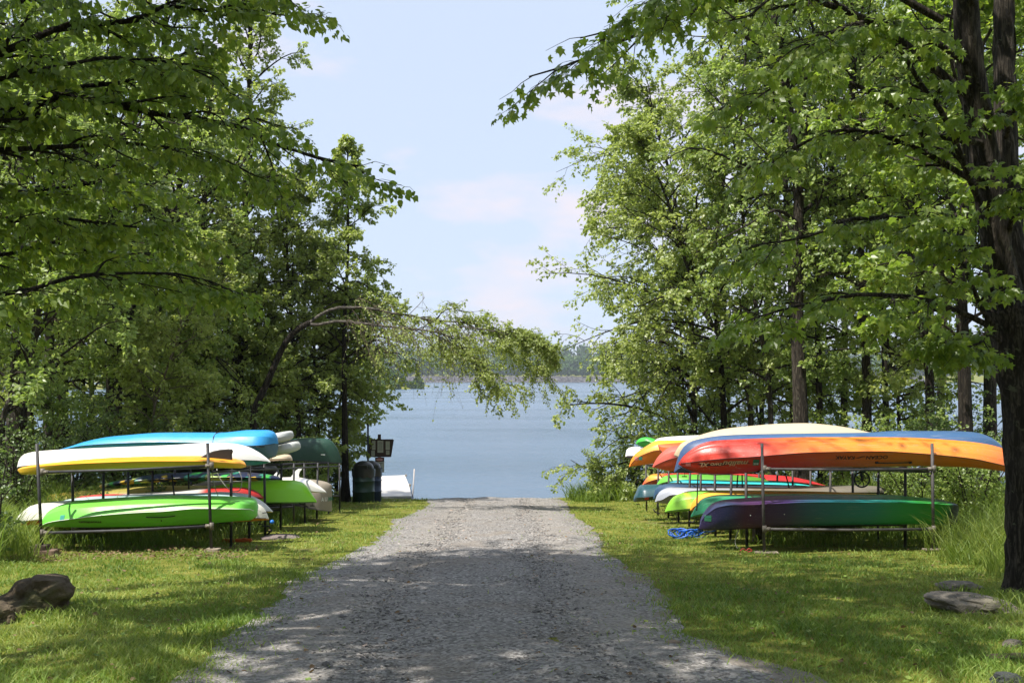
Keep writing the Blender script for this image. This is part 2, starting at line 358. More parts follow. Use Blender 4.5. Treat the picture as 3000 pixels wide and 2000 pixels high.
nf = 1150; X = rng.uniform(-420, 430, nf); Y = 914 + 330 * rng.uniform(0, 1, nf) ** 1.3; Y = np.where(np.arange(nf) < 330, rng.uniform(909, 924, nf), Y)
far_wood('far_wood', X, Y, rng.uniform(11, 17, nf), 'hazy green wood on the hill beyond the far shore', 60, 1.7)
X = -30 - 220 * rng.uniform(0, 1, 420) ** 1.15; Y = np.concatenate([rng.uniform(371, 450, 230), rng.uniform(366, 376, 190)])
far_wood('point_wood', X, Y, np.where(np.arange(420) < 230, np.clip(3.0 + (-34 - X) * 0.22, 2, 16), np.clip(2.0 + (-31 - X) * .1, 1.5, 5)) * rng.uniform(.8, 1.15, 420), 'dark wood on the low point reaching into the lake from the left', 130, 0.75, 6)
# ---------------------------------------------------------------- trees
def nrm(a): return a / np.maximum(np.linalg.norm(a, axis=-1, keepdims=True), 1e-9)
UP = np.array([0, 0, 1.0])
def resample(pts, n):
    pts = np.asarray(pts, float); d = np.concatenate([[0], np.cumsum(np.linalg.norm(np.diff(pts, axis=0), axis=1))])
    t = np.linspace(0, d[-1], n); return np.stack([pchip(d, pts[:, i], t) for i in range(3)], -1)
def tubes(P, R, k):
    """P (T,n,3), R (T,n) -> verts, quads"""
    T, n = P.shape[:2]; t = np.empty_like(P); t[:, 1:-1] = P[:, 2:] - P[:, :-2]; t[:, 0] = P[:, 1] - P[:, 0]; t[:, -1] = P[:, -1] - P[:, -2]
    t = nrm(t); d = nrm(P[:, -1] - P[:, 0]); ref = np.where(np.abs(d[:, 2:3]) > 0.8, np.array([[0.0, 1, 0]]), UP[None])[:, None, :]
    u = nrm(np.cross(t, ref)); v = np.cross(u, t)
    a = np.arange(k) * 2 * np.pi / k
    V = P[:, :, None, :] + R[:, :, None, None] * (u[:, :, None, :] * np.cos(a)[None, None, :, None] + v[:, :, None, :] * np.sin(a)[None, None, :, None])
    idx = np.arange(T * n * k).reshape(T, n, k); nx_ = np.roll(idx, -1, 2)
    q = np.stack([idx[:, :-1], nx_[:, :-1], nx_[:, 1:], idx[:, 1:]], -1).reshape(-1, 4)
    return V.reshape(-1, 3), q
def join(parts):
    V, Q, o = [], [], 0
    for v, q in parts:
        V.append(v); Q.append(q + o); o += len(v)
    return np.concatenate(V), np.concatenate(Q)
def at(P, s):
    """point and tangent of each polyline P[i] at s[i,j] in 0..1"""
    T, n = P.shape[:2]; f = np.clip(s, 0, 0.9999) * (n - 1); i = f.astype(int); w = (f - i)[..., None]; r = np.arange(T)[:, None]
    a, b = P[r, i], P[r, i + 1]; return a * (1 - w) + b * w, nrm(b - a)
def children(P, R, cnt, s0, s1, ang, ratio, npts, rng, lift=0.0, droop=0.0, flat=0.75, wob=0.05, rr=0.5, taper=0.6, minl=0.1, bias=None):
    T = len(P); L = np.linalg.norm(np.diff(P, axis=1), axis=2).sum(1)
    s = s0 + (s1 - s0) * (np.arange(cnt)[None] + rng.uniform(0.1, 0.9, (T, cnt))) / cnt
    p, t = at(P, s)
    side = nrm(np.cross(t, UP[None, None])) * np.where((np.arange(cnt)[None] + rng.integers(0, 2, (T, 1))) % 2, 1, -1)[..., None]
    rnd = rng.normal(size=(T, cnt, 3)); rnd -= (rnd * t).sum(-1, keepdims=True) * t; rnd = nrm(rnd)
    side = nrm(side * flat + rnd * (1 - flat) * 1.4)
    a = ang * rng.uniform(0.7, 1.25, (T, cnt, 1))
    d = nrm(t * np.cos(a) + side * np.sin(a) + UP * lift + (0 if bias is None else np.asarray(bias)))
    l = np.maximum(minl, L[:, None] * ratio * (1 - taper * s) * rng.uniform(0.65, 1.25, (T, cnt)))[..., None, None]
    q = np.linspace(0, 1, npts)[None, None, :, None]
    w = rng.normal(0, wob, (T, cnt, 1, 3)) * np.sin(q * np.pi) + rng.normal(0, wob, (T, cnt, 1, 3)) * np.sin(q * 2 * np.pi) * .6
    X = p[:, :, None] + d[:, :, None] * l * q - UP * droop * l * q ** 2 + w * l
    f = np.clip(s, 0, 0.9999) * (R.shape[1] - 1); ri = R[np.arange(T)[:, None], f.astype(int)]
    r0 = np.minimum(ri * 0.8, rr * ri + 0.0015)
    RR = r0[..., None] * (1 - 0.75 * q[0, 0, :, 0])[None, None]
    return X.reshape(-1, npts, 3), RR.reshape(-1, npts)
DIAMOND = (np.array([[0, 0, 0], [.42, .42, .10], [0, 1, -.06], [-.42, .42, .10]]), np.array([[0, 1, 2], [0, 2, 3]]))
OVATE = (np.array([[0, 0, 0], [.36, .22, .05], [.40, .52, .06], [0, 1.08, -.10], [-.40, .52, .06], [-.36, .22, .05]]), np.array([[0, 1, 2], [0, 2, 3], [0, 3, 4], [0, 4, 5]]))
_m = [(0, 0), (.22, -.10), (.48, .06), (.30, .20), (.62, .42), (.60, .62), (.28, .52), (.22, .72), (0, 1.08), (-.22, .72), (-.28, .52), (-.60, .62), (-.62, .42), (-.30, .20), (-.48, .06), (-.22, -.10)]
MAPLE = (np.array([[0, .30, .05]] + [[x, y, -.30 * (x * x + max(0, y - .3) ** 2) + .0] for x, y in _m]), np.array([[0, i, i % 16 + 1] for i in range(1, 17)]))
_m2 = [(0, 0), (.45, .0), (.34, .26), (.62, .58), (.24, .56), (0, 1.05), (-.24, .56), (-.62, .58), (-.34, .26), (-.45, .0)]
MAPLE2 = (np.array([[x, y, -.30 * (x * x + max(0, y - .3) ** 2)] for x, y in _m2]), np.array([[0, 1, 2], [2, 3, 4], [0, 2, 4], [0, 4, 5], [0, 5, 6], [0, 6, 8], [6, 7, 8], [0, 8, 9]]))
def leaf_frames(P, per, rng, s0=0.15, hang=0.35, tilt=0.55, off=0.03):
    T = len(P); s = s0 + (1 - s0) * (np.arange(per)[None] + rng.uniform(0, 1, (T, per))) / per
    p, t = at(P, s); p = p.reshape(-1, 3); t = t.reshape(-1, 3); n = len(p)
    side = nrm(np.cross(t, UP)) * rng.choice([-1, 1], n)[:, None]
    a = nrm(t * 0.5 + side * 0.8 - UP * hang * rng.uniform(0, 2, (n, 1)) + rng.normal(0, 0.35, (n, 3)))
    nn = UP + np.array([-.42, -.42, 0]) + rng.normal(0, tilt, (n, 3)); nn = nrm(nn - (nn * a).sum(1, keepdims=True) * a)
    return p + a * off, a, nn
def leaf_mesh(name, fr, size, tpl, rng, tint=(0.5, 0.2)):
    p, a, nn = fr; n = len(p); b = np.cross(a, nn); tv, tf = tpl
    s = (size * rng.uniform(0.65, 1.25, n))[:, None, None]
    V = p[:, None] + s * (tv[None, :, 0:1] * b[:, None] + tv[None, :, 1:2] * a[:, None] + tv[None, :, 2:3] * nn[:, None] * rng.uniform(.5, 2, (n, 1, 1)))
    K = len(tv); Fc = (tf[None] + (np.arange(n) * K)[:, None, None]).reshape(-1, 3)
    t = np.repeat(np.clip(rng.normal(tint[0], tint[1], n), 0, 1), K)
    return np_mesh(name, V, [Fc], False, {'tint': t})
STAT = {'leaves': 0}
def make_tree(name, label, trunk, r0, r1, rng, leaf='leaf_mid', bark='bark', cat='tree', group=None, limbs=22, t0=0.3, rad=3.0, el=(10, 60),
              nsub=8, ntw=6, per=8, lsize=0.09, tpl=DIAMOND, prof=None, az=None, azw=0.0, droop=0.12, hang=0.35, twig='twig', tilt=0.6, minfrac=0.35, extra=None, flare=1.5):
    trunk = resample(trunk, 16); base = trunk[0].copy()
    root = empty(name, base, label, cat, group)
    Tr = trunk[None] - base
    q = np.linspace(0, 1, 16); R0 = (r0 + (r1 - r0) * q ** 0.8) * (1 + (flare - 1) * np.exp(-q * 22)); R0 = R0[None]
    V, Q = tubes(Tr, R0, 10); link('trunk', np_mesh('trunk', V, [Q], True), M[bark], root)
    s = t0 + (1 - t0) * (np.arange(limbs) + rng.uniform(0, 1, limbs)) / limbs; s = np.clip(s, 0, 0.995)[None]
    p, t = at(Tr, s); p = p[0]
    a = np.arange(limbs) * 2.399 + rng.uniform(0, 0.9, limbs)
    if az is not None: 
        k = rng.uniform(0, 1, limbs) < azw; a = np.where(k, az + rng.normal(0, 0.6, limbs), a)
    u = (s[0] - t0) / (1 - t0); e = np.radians(el[0] + (el[1] - el[0]) * u + rng.normal(0, 15, limbs))
    d = np.stack([np.cos(a) * np.cos(e), np.sin(a) * np.cos(e), np.sin(e)], -1)
    pf = (minfrac + (1 - minfrac) * np.sin(np.pi * np.clip(0.15 + 0.85 * u, 0, 1)) ** 0.7) if prof is None else np.interp(u, *prof)
    l = rad * pf * rng.uniform(0.55, 1.25, limbs)
    qq = np.linspace(0, 1, 9)[None, :, None]; w = rng.normal(0, .07, (limbs, 1, 3)) * np.sin(qq * np.pi) + rng.normal(0, .045, (limbs, 1, 3)) * np.sin(qq * 6.28)
    LP = p[:, None] + d[:, None] * l[:, None, None] * qq + UP * 0.10 * (l[:, None, None]) * np.sin(qq * np.pi) - UP * droop * l[:, None, None] * qq ** 2 + w * l[:, None, None]
    fr = np.interp(s[0], q, R0[0]); LR = np.minimum(fr * 0.6, 0.010 + 0.011 * l)[:, None] * (1 - 0.82 * qq[0, :, 0])[None]
    if extra is not None:
        ex = np.array([resample(np.asarray(e_[0]) - base, 9) for e_ in extra]); er = np.array([np.linspace(e_[1], e_[2], 9) for e_ in extra])
        LP = np.concatenate([LP, ex]); LR = np.concatenate([LR, er])
    SP, SR = children(LP, LR, nsub, 0.12, 0.98, 0.85, 0.46, 5, rng, lift=0.12, droop=droop, rr=.5, flat=.40)
    TP, TR = children(SP, SR, ntw, 0.1, 1.0, 0.8, 0.46, 2, rng, lift=0.0, droop=droop * 1.6, rr=.55, minl=0.16, flat=.45)
    TR = np.maximum(TR, 0.0012)
    parts = [tubes(LP, LR, 5), tubes(SP, np.maximum(SR, 0.002), 3), tubes(TP, TR, 3)]
    V, Q = join(parts); link('branchwork', np_mesh('branchwork', V, [Q], True), M[twig], root)
    frm = leaf_frames(TP, int(round(per * 1.3)), rng, 0.05, hang, tilt + .15)
    me = leaf_mesh('crown', frm, lsize, tpl, rng); STAT['leaves'] += len(frm[0])
    cr = link('crown', me, M[leaf], root)
    return root
def copy_thing(root, loc, rz, label, sc=1.0):
    r = root.copy(); C.objects.link(r); r.location = [float(v) for v in loc]; r.rotation_euler.z = rz; r.scale = (sc, sc, sc); r['label'] = label
    for ch in list(root.children):
        c = ch.copy(); C.objects.link(c); c.parent = r
    return r
def base_at(xpx, Y, dz=-0.05):
    X = (xpx - 1500) * Y / 3200; return np.array([X, Y, float(hgt(X, Y)) + dz])
def trunk_px(pts, Y, top=None):
    """trunk from its ground point through picture points at distance Y"""
    b = base_at(pts[0][0], Y); L = [b] + [W(x, y, Y + (p[0] if p else 0)) for x, y, *p in pts[1:]]
    return L
# ---------------------------------------------------------------- racks
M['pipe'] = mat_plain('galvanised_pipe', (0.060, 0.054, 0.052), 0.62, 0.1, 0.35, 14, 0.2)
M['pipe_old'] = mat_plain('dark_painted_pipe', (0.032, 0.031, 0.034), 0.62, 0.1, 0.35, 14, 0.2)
M['clamp'] = mat_plain('clamp_metal', (0.15, 0.13, 0.105), 0.65, 0.2, 0.3, 20)
M['block'] = mat_plain('brown_paver', (0.20, 0.135, 0.10), 0.9, 0, 0.3, 12, 0.4)
M['slab'] = mat_plain('weathered_plank', (0.26, 0.215, 0.165), 0.9, 0, 0.3, 10, 0.4)
def rack(label, side, frames, X0, X1, yaw, lean, mat):
    zb = float(gz0(frames[0]))
    base = np.array([(X0 + X1) / 2 - 0.0125 * frames[0], frames[0], zb])
    root = empty('kayak_rack', base, label, 'boat rack', 'pipe racks for kayaks')
    for i, Y in enumerate(frames):
        g = float(gz0(Y)); xs_ = []
        for j, X in enumerate((X0, X1)):
            Yp = Y + yaw * (j - 0.5); x = X - 0.0125 * Y; gg = float(hgt(x, Yp)); xs_.append((x, Yp))
            dl = lean[j] if i == 0 else 0.02 * math.sin(i * 2.3 + j)
            bm = bmesh.new(); top = float(gz0(Y)) + (1.36 if i < 1 else 1.09)
            bm_tube(bm, [(x - dl, Yp, top), (x, Yp, gg - 0.05)], 0.0195, 10)
            bm_obj('post', bm, mat, root, True, base)
        for h in (0.30, 1.045):
            bm = bmesh.new(); a, b = xs_
            sag = -0.012
            bm_tube(bm, [(a[0] - 0.0, a[1], g + h - (0.035 if yaw else 0)), ((a[0] + b[0]) / 2, (a[1] + b[1]) / 2, g + h + sag), (b[0], b[1], g + h + (0.035 if yaw else 0))], 0.0185, 10)
            bm_obj('rail', bm, mat, root, True, base)
            if i < 3:
                for j, (x, y) in enumerate((a, b)):
                    bm = bmesh.new(); zz = g + h + (0 if not yaw else (-.035, .035)[j])
                    bm_tube(bm, [(x, y, zz - 0.045), (x, y, zz + 0.045)], 0.028, 12)
                    bm_tube(bm, [(x, y, zz), (x + (0.075 if j == 0 else -0.075), y, zz)], 0.026, 12)
                    bmesh.ops.create_icosphere(bm, subdivisions=1, radius=0.009, matrix=__import__('mathutils').Matrix.Translation((x + (0.05 if j == 0 else -0.05), y - 0.027, zz)))
                    bm_obj('clamp', bm, M['clamp'], root, True, base)
    # short ties running back between the frames
    for j, X in enumerate((X0, X1)):
        for h in (1.045,):
            bm = bmesh.new(); P = [(X - 0.0125 * Y, Y + yaw * (j - .5), float(gz0(Y)) + h - 0.04) for Y in frames]
            bm_tube(bm, P, 0.015, 8); bm_obj('tie', bm, mat, root, True, base)
    return root
FR = [13.55, 14.5, 15.55, 16.6, 17.8, 18.9, 20.0, 21.2, 22.6, 24.3]
FL = [13.47, 14.45, 15.5, 16.6, 17.75, 18.9, 20.0, 21.3, 22.8, 24.4]
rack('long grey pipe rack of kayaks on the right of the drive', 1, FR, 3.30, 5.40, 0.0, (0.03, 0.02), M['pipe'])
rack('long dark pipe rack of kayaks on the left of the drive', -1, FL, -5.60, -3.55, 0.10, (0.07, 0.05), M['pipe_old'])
# ---------------------------------------------------------------- boats: several plain decks are the hull colour darkened for shade
def mat_boat(name, stops, rough=0.33, vert=None, wear=0.25, spec=0.5, mottle=0.05):
    t = NT(name); v = t.coord('Generated'); sp = t.n('ShaderNodeSeparateXYZ'); t.l(v, sp.inputs[0]); o = t.coord('Object')
    f = t.math('ADD', sp.outputs['X'], t.math('MULTIPLY', t.math('SUBTRACT', t.noise(o, 2.2, 3), 0.5), mottle * 2))
    c = t.ramp(f, stops) if len(stops) > 1 else t.mix(0.0, stops[0][1], stops[0][1])
    s = t.coord('Object', (1.2, 14, 14)); n1 = t.noise(s, 3.0, 6, 0.7); n2 = t.noise(o, 5, 5, 0.7)
    c = t.mix(t.math('MULTIPLY', t.ramp(n1, [(0.50, (0, 0, 0)), (0.78, (1, 1, 1))]), wear), c, (0.17, 0.145, 0.11))
    c = t.mix(t.math('MULTIPLY', t.ramp(n2, [(0.55, (0, 0, 0)), (0.80, (1, 1, 1))]), wear * 0.6), c, (0.12, 0.11, 0.09))
    sc = t.coord('Object', (1.5, 60, 60)); n3 = t.noise(sc, 2.0, 2, 0.5, .6)
    c = t.mix(t.math('MULTIPLY', t.ramp(n3, [(0.66, (0, 0, 0)), (0.70, (1, 1, 1))]), min(.55, wear * 1.6)), c, (0.42, 0.40, 0.37))
    r = t.ramp(n2, [(0.3, (rough, rough, rough)), (0.75, (rough + .2, rough + .2, rough + .2))])
    t.bump(n1, 0.12, 0.01); return t.set(c, r, 0, spec)
SEC = {'kayak': ([(0, 0), (.34, .03), (.60, .13), (.80, .38), (.94, .72), (1, 1)], [(1, 0), (.965, .10), (.80, .5), (.62, .88), (.45, 1.0), (0, .92)]),
       'tri': ([(0, 0), (.10, .005), (.16, .07), (.26, .085), (.32, .06), (.50, .17), (.56, .27), (.64, .30), (.70, .33), (.88, .68), (1, 1)], [(1, 0), (.965, .10), (.82, .5), (.66, .88), (.5, 1.0), (0, .92)]),
       'canoe': ([(0, 0), (.30, .02), (.55, .08), (.76, .22), (.90, .45), (.97, .72), (1, 1)], [(1, 0), (1.02, .3), (1.02, 1.0), (.94, 1.0), (.90, .3), (.6, -1.5), (0, -3.0)]),
       'board': ([(0, 0), (.50, .01), (.80, .10), (.93, .35), (1, 1)], [(1, 0), (.95, .55), (.82, .92), (.6, 1.0), (0, 1.0)]),
       'tube': ([(0, 0), (.45, .0), (.80, .10), (.94, .38), (1, 1)], [(1, 0), (.94, .62), (.80, .90), (.45, 1.0), (0, 1.0)])}
BOATS = {}
def boat(key, name, label, cat, Y, B, top, mid, bot, hull, deck, sec='kayak', fl=(0.5, 2.2), frr=(0.5, 2.2), n=54, group='kayaks and boards on the racks', sharp=True, tilt=0.0):
    x0 = max(top[0][0], min(mid[0][0], bot[0][0])); x0 = min(top[0][0], mid[0][0], bot[0][0]); x1 = max(top[-1][0], mid[-1][0], bot[-1][0])
    q = 0.5 - 0.5 * np.cos(np.pi * np.linspace(0, 1, n)); q = 0.55 * q + 0.45 * np.linspace(0, 1, n)
    xp = x0 + (x1 - x0) * q
    def shape(t, tl, p): 
        w = np.clip(t / tl, 0, 1); return (1 - (1 - w) ** p) ** 0.75
    b = B * shape(q, *fl) * shape(1 - q, *frr); b = np.maximum(b, 0.012)
    X = (xp - 1500) * Y / 3200
    zt = EZ - (pchip(*zip(*top), xp) - HY) * Y / 3200
    zm = EZ - (pchip(*zip(*mid), xp) - HY) * (Y - b) / 3200
    zb = EZ - (pchip(*zip(*bot), xp) - HY) * (Y - b * 0.85) / 3200
    zm = np.minimum(zm, zt - 0.012); zb = np.minimum(zb, zm - 0.006)
    S1, S2 = SEC[sec]
    def pts(Sx, lo, hi):
        f = np.array(Sx); P = np.zeros((n, len(f), 3))
        P[:, :, 0] = X[:, None]; P[:, :, 1] = -b[:, None] * f[None, :, 0]; P[:, :, 2] = hi[:, None] - (hi - lo)[:, None] * f[None, :, 1]; return P
    HU = pts(S1, zm, zt); DE = pts(S2, zb, zm)
    if sec == 'canoe': DE[:, -2:, 2] = np.minimum(DE[:, -2:, 2], (HU[:, 0, 2] - 0.02)[:, None])
    cx, cz = (X[0] + X[-1]) / 2, float(zb.mean())
    root = empty(name, (cx, Y, cz), label, cat, group)
    root.rotation_euler.z = tilt
    def mesh(P, nm, mat, crease):
        k = P.shape[1]; Mi = P[:, ::-1].copy(); Mi[:, :, 1] *= -1
        centre_first = nm == 'hull'
        if centre_first: R_ = np.concatenate([Mi[:, :-1], P], 1)       # far sheer .. centre .. near sheer
        else: R_ = np.concatenate([P, Mi[:, 1:]], 1)                    # near sheer .. bottom centre .. far sheer
        R_ = R_ - [cx, 0, cz]; kk = R_.shape[1]
        idx = np.arange(n * kk).reshape(n, kk); qd = np.stack([idx[:-1, :-1], idx[1:, :-1], idx[1:, 1:], idx[:-1, 1:]], -1).reshape(-1, 4)
        bm = bmesh.new(); vs = [bm.verts.new(v) for v in R_.reshape(-1, 3)]
        for f in qd: 
            bf = bm.faces.new([vs[i] for i in f]); bf.smooth = True
        for e_ in (0, n - 1): 
            try: bm.faces.new([vs[i] for i in idx[e_]])
            except ValueError: pass
        bm.edges.ensure_lookup_table()
        cr = set()
        for c_ in crease: cr |= {c_, kk - 1 - c_}
        if sharp:
            for e in bm.edges:
                i, j = e.verts[0].index, e.verts[1].index
        bm.verts.index_update()
        for e in bm.edges:
            i, j = e.verts[0].index, e.verts[1].index
            if i % kk == j % kk and (i % kk) in cr: e.smooth = False
        return bm_obj(nm, bm, mat, root)
    kh = len(S1)
    creases = {'kayak': [kh - 1 - 3], 'tri': [kh - 1 - 2, kh - 1 - 3, kh - 1 - 6, kh - 1 - 7, 1], 'canoe': [], 'board': [], 'tube': []}[sec]
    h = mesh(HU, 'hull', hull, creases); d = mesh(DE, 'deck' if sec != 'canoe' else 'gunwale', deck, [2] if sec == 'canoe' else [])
    near = np.concatenate([HU[:, kh // 2:], DE[:, 1:]], 1)
    def front(x, z):
        """y of the near flank at world x, z"""
        i = np.interp(x, X, np.arange(n)); i0 = int(min(n - 2, max(0, math.floor(i)))); w = i - i0
        P = near[i0] * (1 - w) + near[i0 + 1] * w
        zz = P[::-1, 2]; yy = P[::-1, 1]
        lo = np.argmin(np.abs(P[:, 1])) if False else None
        m = P[:, 1] <= P[:, 1].min() * 0.55
        zz = P[m][::-1, 2]; yy = P[m][::-1, 1]; o = np.argsort(zz)
        return Y + float(np.interp(z, zz[o], yy[o]))
    BOATS[key] = dict(root=root, front=front, Y=Y, c=np.array([cx, Y, cz]), X=X, zt=zt, zm=zm, zb=zb, b=b)
    return root
def project(key, V2, off=0.004):
    B = BOATS[key]; out = []
    for x, z in V2: out.append((x - B['c'][0], B['front'](x, z) - off - B['Y'], z - B['c'][2]))
    return out
def px_xz(key, x, y):
    B = BOATS[key]; Yn = B['Y'] - float(np.max(B['b'])) * 0.92; p = W(x, y, Yn); return p[0], p[2]
def patch(key, name, poly_px, mat, sub=6, off=0.004, label=None):
    """flat print or sticker laid on the near flank: a small grid between four picture corners"""
    c = [px_xz(key, *p) for p in poly_px]; bm = bmesh.new(); g = []
    for j in range(sub + 1):
        v = j / sub; row = []
        for i in range(sub + 1):
            u_ = i / sub; x = (c[0][0] * (1 - u_) + c[1][0] * u_) * (1 - v) + (c[3][0] * (1 - u_) + c[2][0] * u_) * v; z = (c[0][1] * (1 - u_) + c[1][1] * u_) * (1 - v) + (c[3][1] * (1 - u_) + c[2][1] * u_) * v
            row.append(bm.verts.new(project(key, [(x, z)], off)[0]))
        g.append(row)
    for j in range(sub):
        for i in range(sub): bm.faces.new((g[j][i], g[j][i + 1], g[j + 1][i + 1], g[j + 1][i]))
    o = bm_obj(name, bm, mat, BOATS[key]['root'])
    if label: o['label'] = label
    return o
def text_mesh(s, bold=0.0, shear=0.0, space=1.0):
    cu = bpy.data.curves.new('lettering', 'FONT'); cu.body = s; cu.size = 1.0; cu.align_x = 'CENTER'; cu.align_y = 'CENTER'; cu.offset = bold; cu.shear = shear; cu.space_character = space; cu.resolution_u = 3
    o = bpy.data.objects.new('lettering', cu); C.objects.link(o); dg = bpy.context.evaluated_depsgraph_get(); me = bpy.data.meshes.new_from_object(o.evaluated_get(dg))
    bpy.data.objects.remove(o); bpy.data.curves.remove(cu)
    V = np.array([v.co[:] for v in me.vertices]); Fc = [tuple(p.vertices) for p in me.polygons]; bpy.data.meshes.remove(me); return V, Fc
def letter(key, s, x0, x1, y0, y1, mat, off=0.006, shear=0.0, bold=0.02, rot=True, slope=0.0, name='lettering'):
    V, Fc = text_mesh(s, bold, shear); V = V[:, :2]; mn, mx = V.min(0), V.max(0); u_ = (V[:, 0] - mn[0]) / (mx[0] - mn[0]); v_ = (V[:, 1] - mn[1]) / (mx[1] - mn[1])
    if rot: u_, v_ = 1 - u_, 1 - v_
    P = [px_xz(key, x0 + (x1 - x0) * a, y1 + (y0 - y1) * b + slope * (a - .5)) for a, b in zip(u_, v_)]
    P = project(key, P, off); me = bpy.data.meshes.new(name); me.from_pydata(P, [], Fc); return link(name, me, mat, BOATS[key]['root'])
def sh(pts, dy): return [(x, y + dy) for x, y in pts]
def shelf(Y, h): return HY + (EZ - (float(gz0(Y)) + h)) * 3200 / Y
black = mat_plain('black_rubber', (0.012, 0.012, 0.013), 0.6); M['black'] = black
M['white_print'] = mat_plain('white_print', (0.75, 0.75, 0.72), 0.6, var=0.03)
M['green_sticker'] = mat_plain('green_sticker', (0.03, 0.16, 0.09), 0.5); M['teal_sticker'] = mat_plain('teal_sticker', (0.05, 0.30, 0.25), 0.5)
M['pink_sticker'] = mat_plain('pink_sticker', (0.55, 0.16, 0.13), 0.5); M['red_sticker'] = mat_plain('red_sticker', (0.45, 0.03, 0.03), 0.5)
M['tan_print'] = mat_plain('tan_print', (0.62, 0.34, 0.20), 0.6); M['dark_print'] = mat_plain('dark_print', (0.02, 0.015, 0.015), 0.6)
LP = (0.38, 2.0); BL = (0.10, 2.4)
# ---- right rack, top shelf
boat('malibu', 'kayak', 'red and orange sit-on-top kayak lying upside down on the near top rail, right rack', 'kayak', 14.0, 0.42,
     [(1988, 1356), (2000, 1338), (2023, 1318), (2051, 1301), (2094, 1290), (2200, 1285), (2387, 1280), (2550, 1280), (2659, 1281), (2739, 1285), (2819, 1291), (2883, 1299), (2930, 1310), (2968, 1326), (2984, 1350)],
     [(1988, 1358), (2094, 1345), (2200, 1337), (2358, 1325), (2550, 1322), (2659, 1328), (2739, 1335), (2819, 1344), (2883, 1356), (2943, 1368), (2984, 1376)],
     [(1988, 1361), (1998, 1367), (2037, 1384), (2094, 1393), (2137, 1391), (2200, 1384), (2238, 1377), (2387, 1372), (2550, 1371), (2659, 1368), (2819, 1371), (2943, 1382), (2984, 1384)],
     mat_boat('red_orange_hull', [(0.0, (0.66, 0.042, 0.022)), (0.22, (0.66, 0.042, 0.025)), (0.32, (0.72, 0.12, 0.02)), (0.44, (0.76, 0.21, 0.02)), (0.84, (0.76, 0.23, 0.022)), (0.97, (0.76, 0.16, 0.03))], 0.3, wear=0.27, mottle=0.02),
     mat_boat('red_orange_deck_shaded', [(0.0, (0.66, 0.036, 0.014)), (0.27, (0.66, 0.036, 0.014)), (0.40, (0.70, 0.085, 0.012)), (0.60, (0.74, 0.16, 0.014)), (0.84, (0.76, 0.19, 0.016)), (1.0, (0.76, 0.16, 0.02))], 0.4, wear=0.33, mottle=0.03), sec='tri', fl=(0.45, 2.0), frr=(0.30, 2.2), n=70)  # deck shares the hull's paint, deepened along the middle for the shaded flank
def swoosh(key, x0, x1, yc, h, mat, slope):
    B = BOATS[key]; bm = bmesh.new(); top, bot = [], []
    for i in range(25):
        a = i / 24; x = x0 + (x1 - x0) * a; y = yc + slope * (a - .5); e = math.sin(a * math.pi) ** 0.6
        sk = 0.45 * math.sin((a - 0.5) * 6.0)
        for lst, dy in ((top, -h * e * (0.6 + sk)), (bot, h * e * (0.6 - sk))):
            px_, pz_ = px_xz(key, x, y + dy); lst.append(bm.verts.new(project(key, [(px_, pz_)], 0.004)[0]))
    for i in range(24): bm.faces.new((top[i], top[i + 1], bot[i + 1], bot[i]))
    return bm_obj('emblem', bm, mat, B['root'])
swoosh('malibu', 2052, 2204, 1361.5, 7, M['dark_print'], -6)
letter('malibu', 'malibu', 2124, 2198, 1351.5, 1367, M['tan_print'], 0.008, 0.3, 0.03, slope=-3)
letter('malibu', 'two', 2090, 2122, 1358, 1368, M['tan_print'], 0.008, 0.3, 0.02, slope=-1)
letter('malibu', 'XL', 2059, 2088, 1358.5, 1372, M['tan_print'], 0.008, 0.3, 0.03, slope=-1)
letter('malibu', 'OCEAN', 2539, 2602, 1334, 1345, M['dark_print'], 0.006, 0, 0.02, slope=-2)
letter('malibu', 'KAYAK', 2448, 2505, 1335, 1346, M['dark_print'], 0.006, 0, 0.02, slope=1)
swoosh('malibu', 2508, 2537, 1339, 2.5, M['dark_print'], -4)
patch('malibu', 'sticker', [(2211, 1347), (2229, 1347), (2229, 1365), (2211, 1365)], M['green_sticker'])
letter('malibu', '2018', 2213, 2227, 1357, 1363, M['white_print'], 0.007, 0, 0.02, rot=False)
patch('malibu', 'sticker', [(2021, 1359), (2035, 1359), (2035, 1371), (2021, 1371)], M['pink_sticker'])
B = BOATS['malibu']
def tube_on(key, pts_px, r, mat, name, off=0.02):
    bm = bmesh.new(); P = [px_xz(key, *p) for p in pts_px]; bm_tube(bm, project(key, P, off), r, 8); return bm_obj(name, bm, mat, BOATS[key]['root'], True)
tube_on('malibu', [(2571, 1357), (2600, 1357), (2640, 1356.5), (2674, 1355)], 0.006, black, 'side_handle')
for x in (2573, 2672): tube_on('malibu', [(x - 4, 1356), (x + 4, 1355.5)], 0.013, black, 'handle_end', 0.015)
tube_on('malibu', [(2000, 1372), (2030, 1386), (2060, 1392), (2105, 1394), (2150, 1392)], 0.005, black, 'bungee', 0.01)
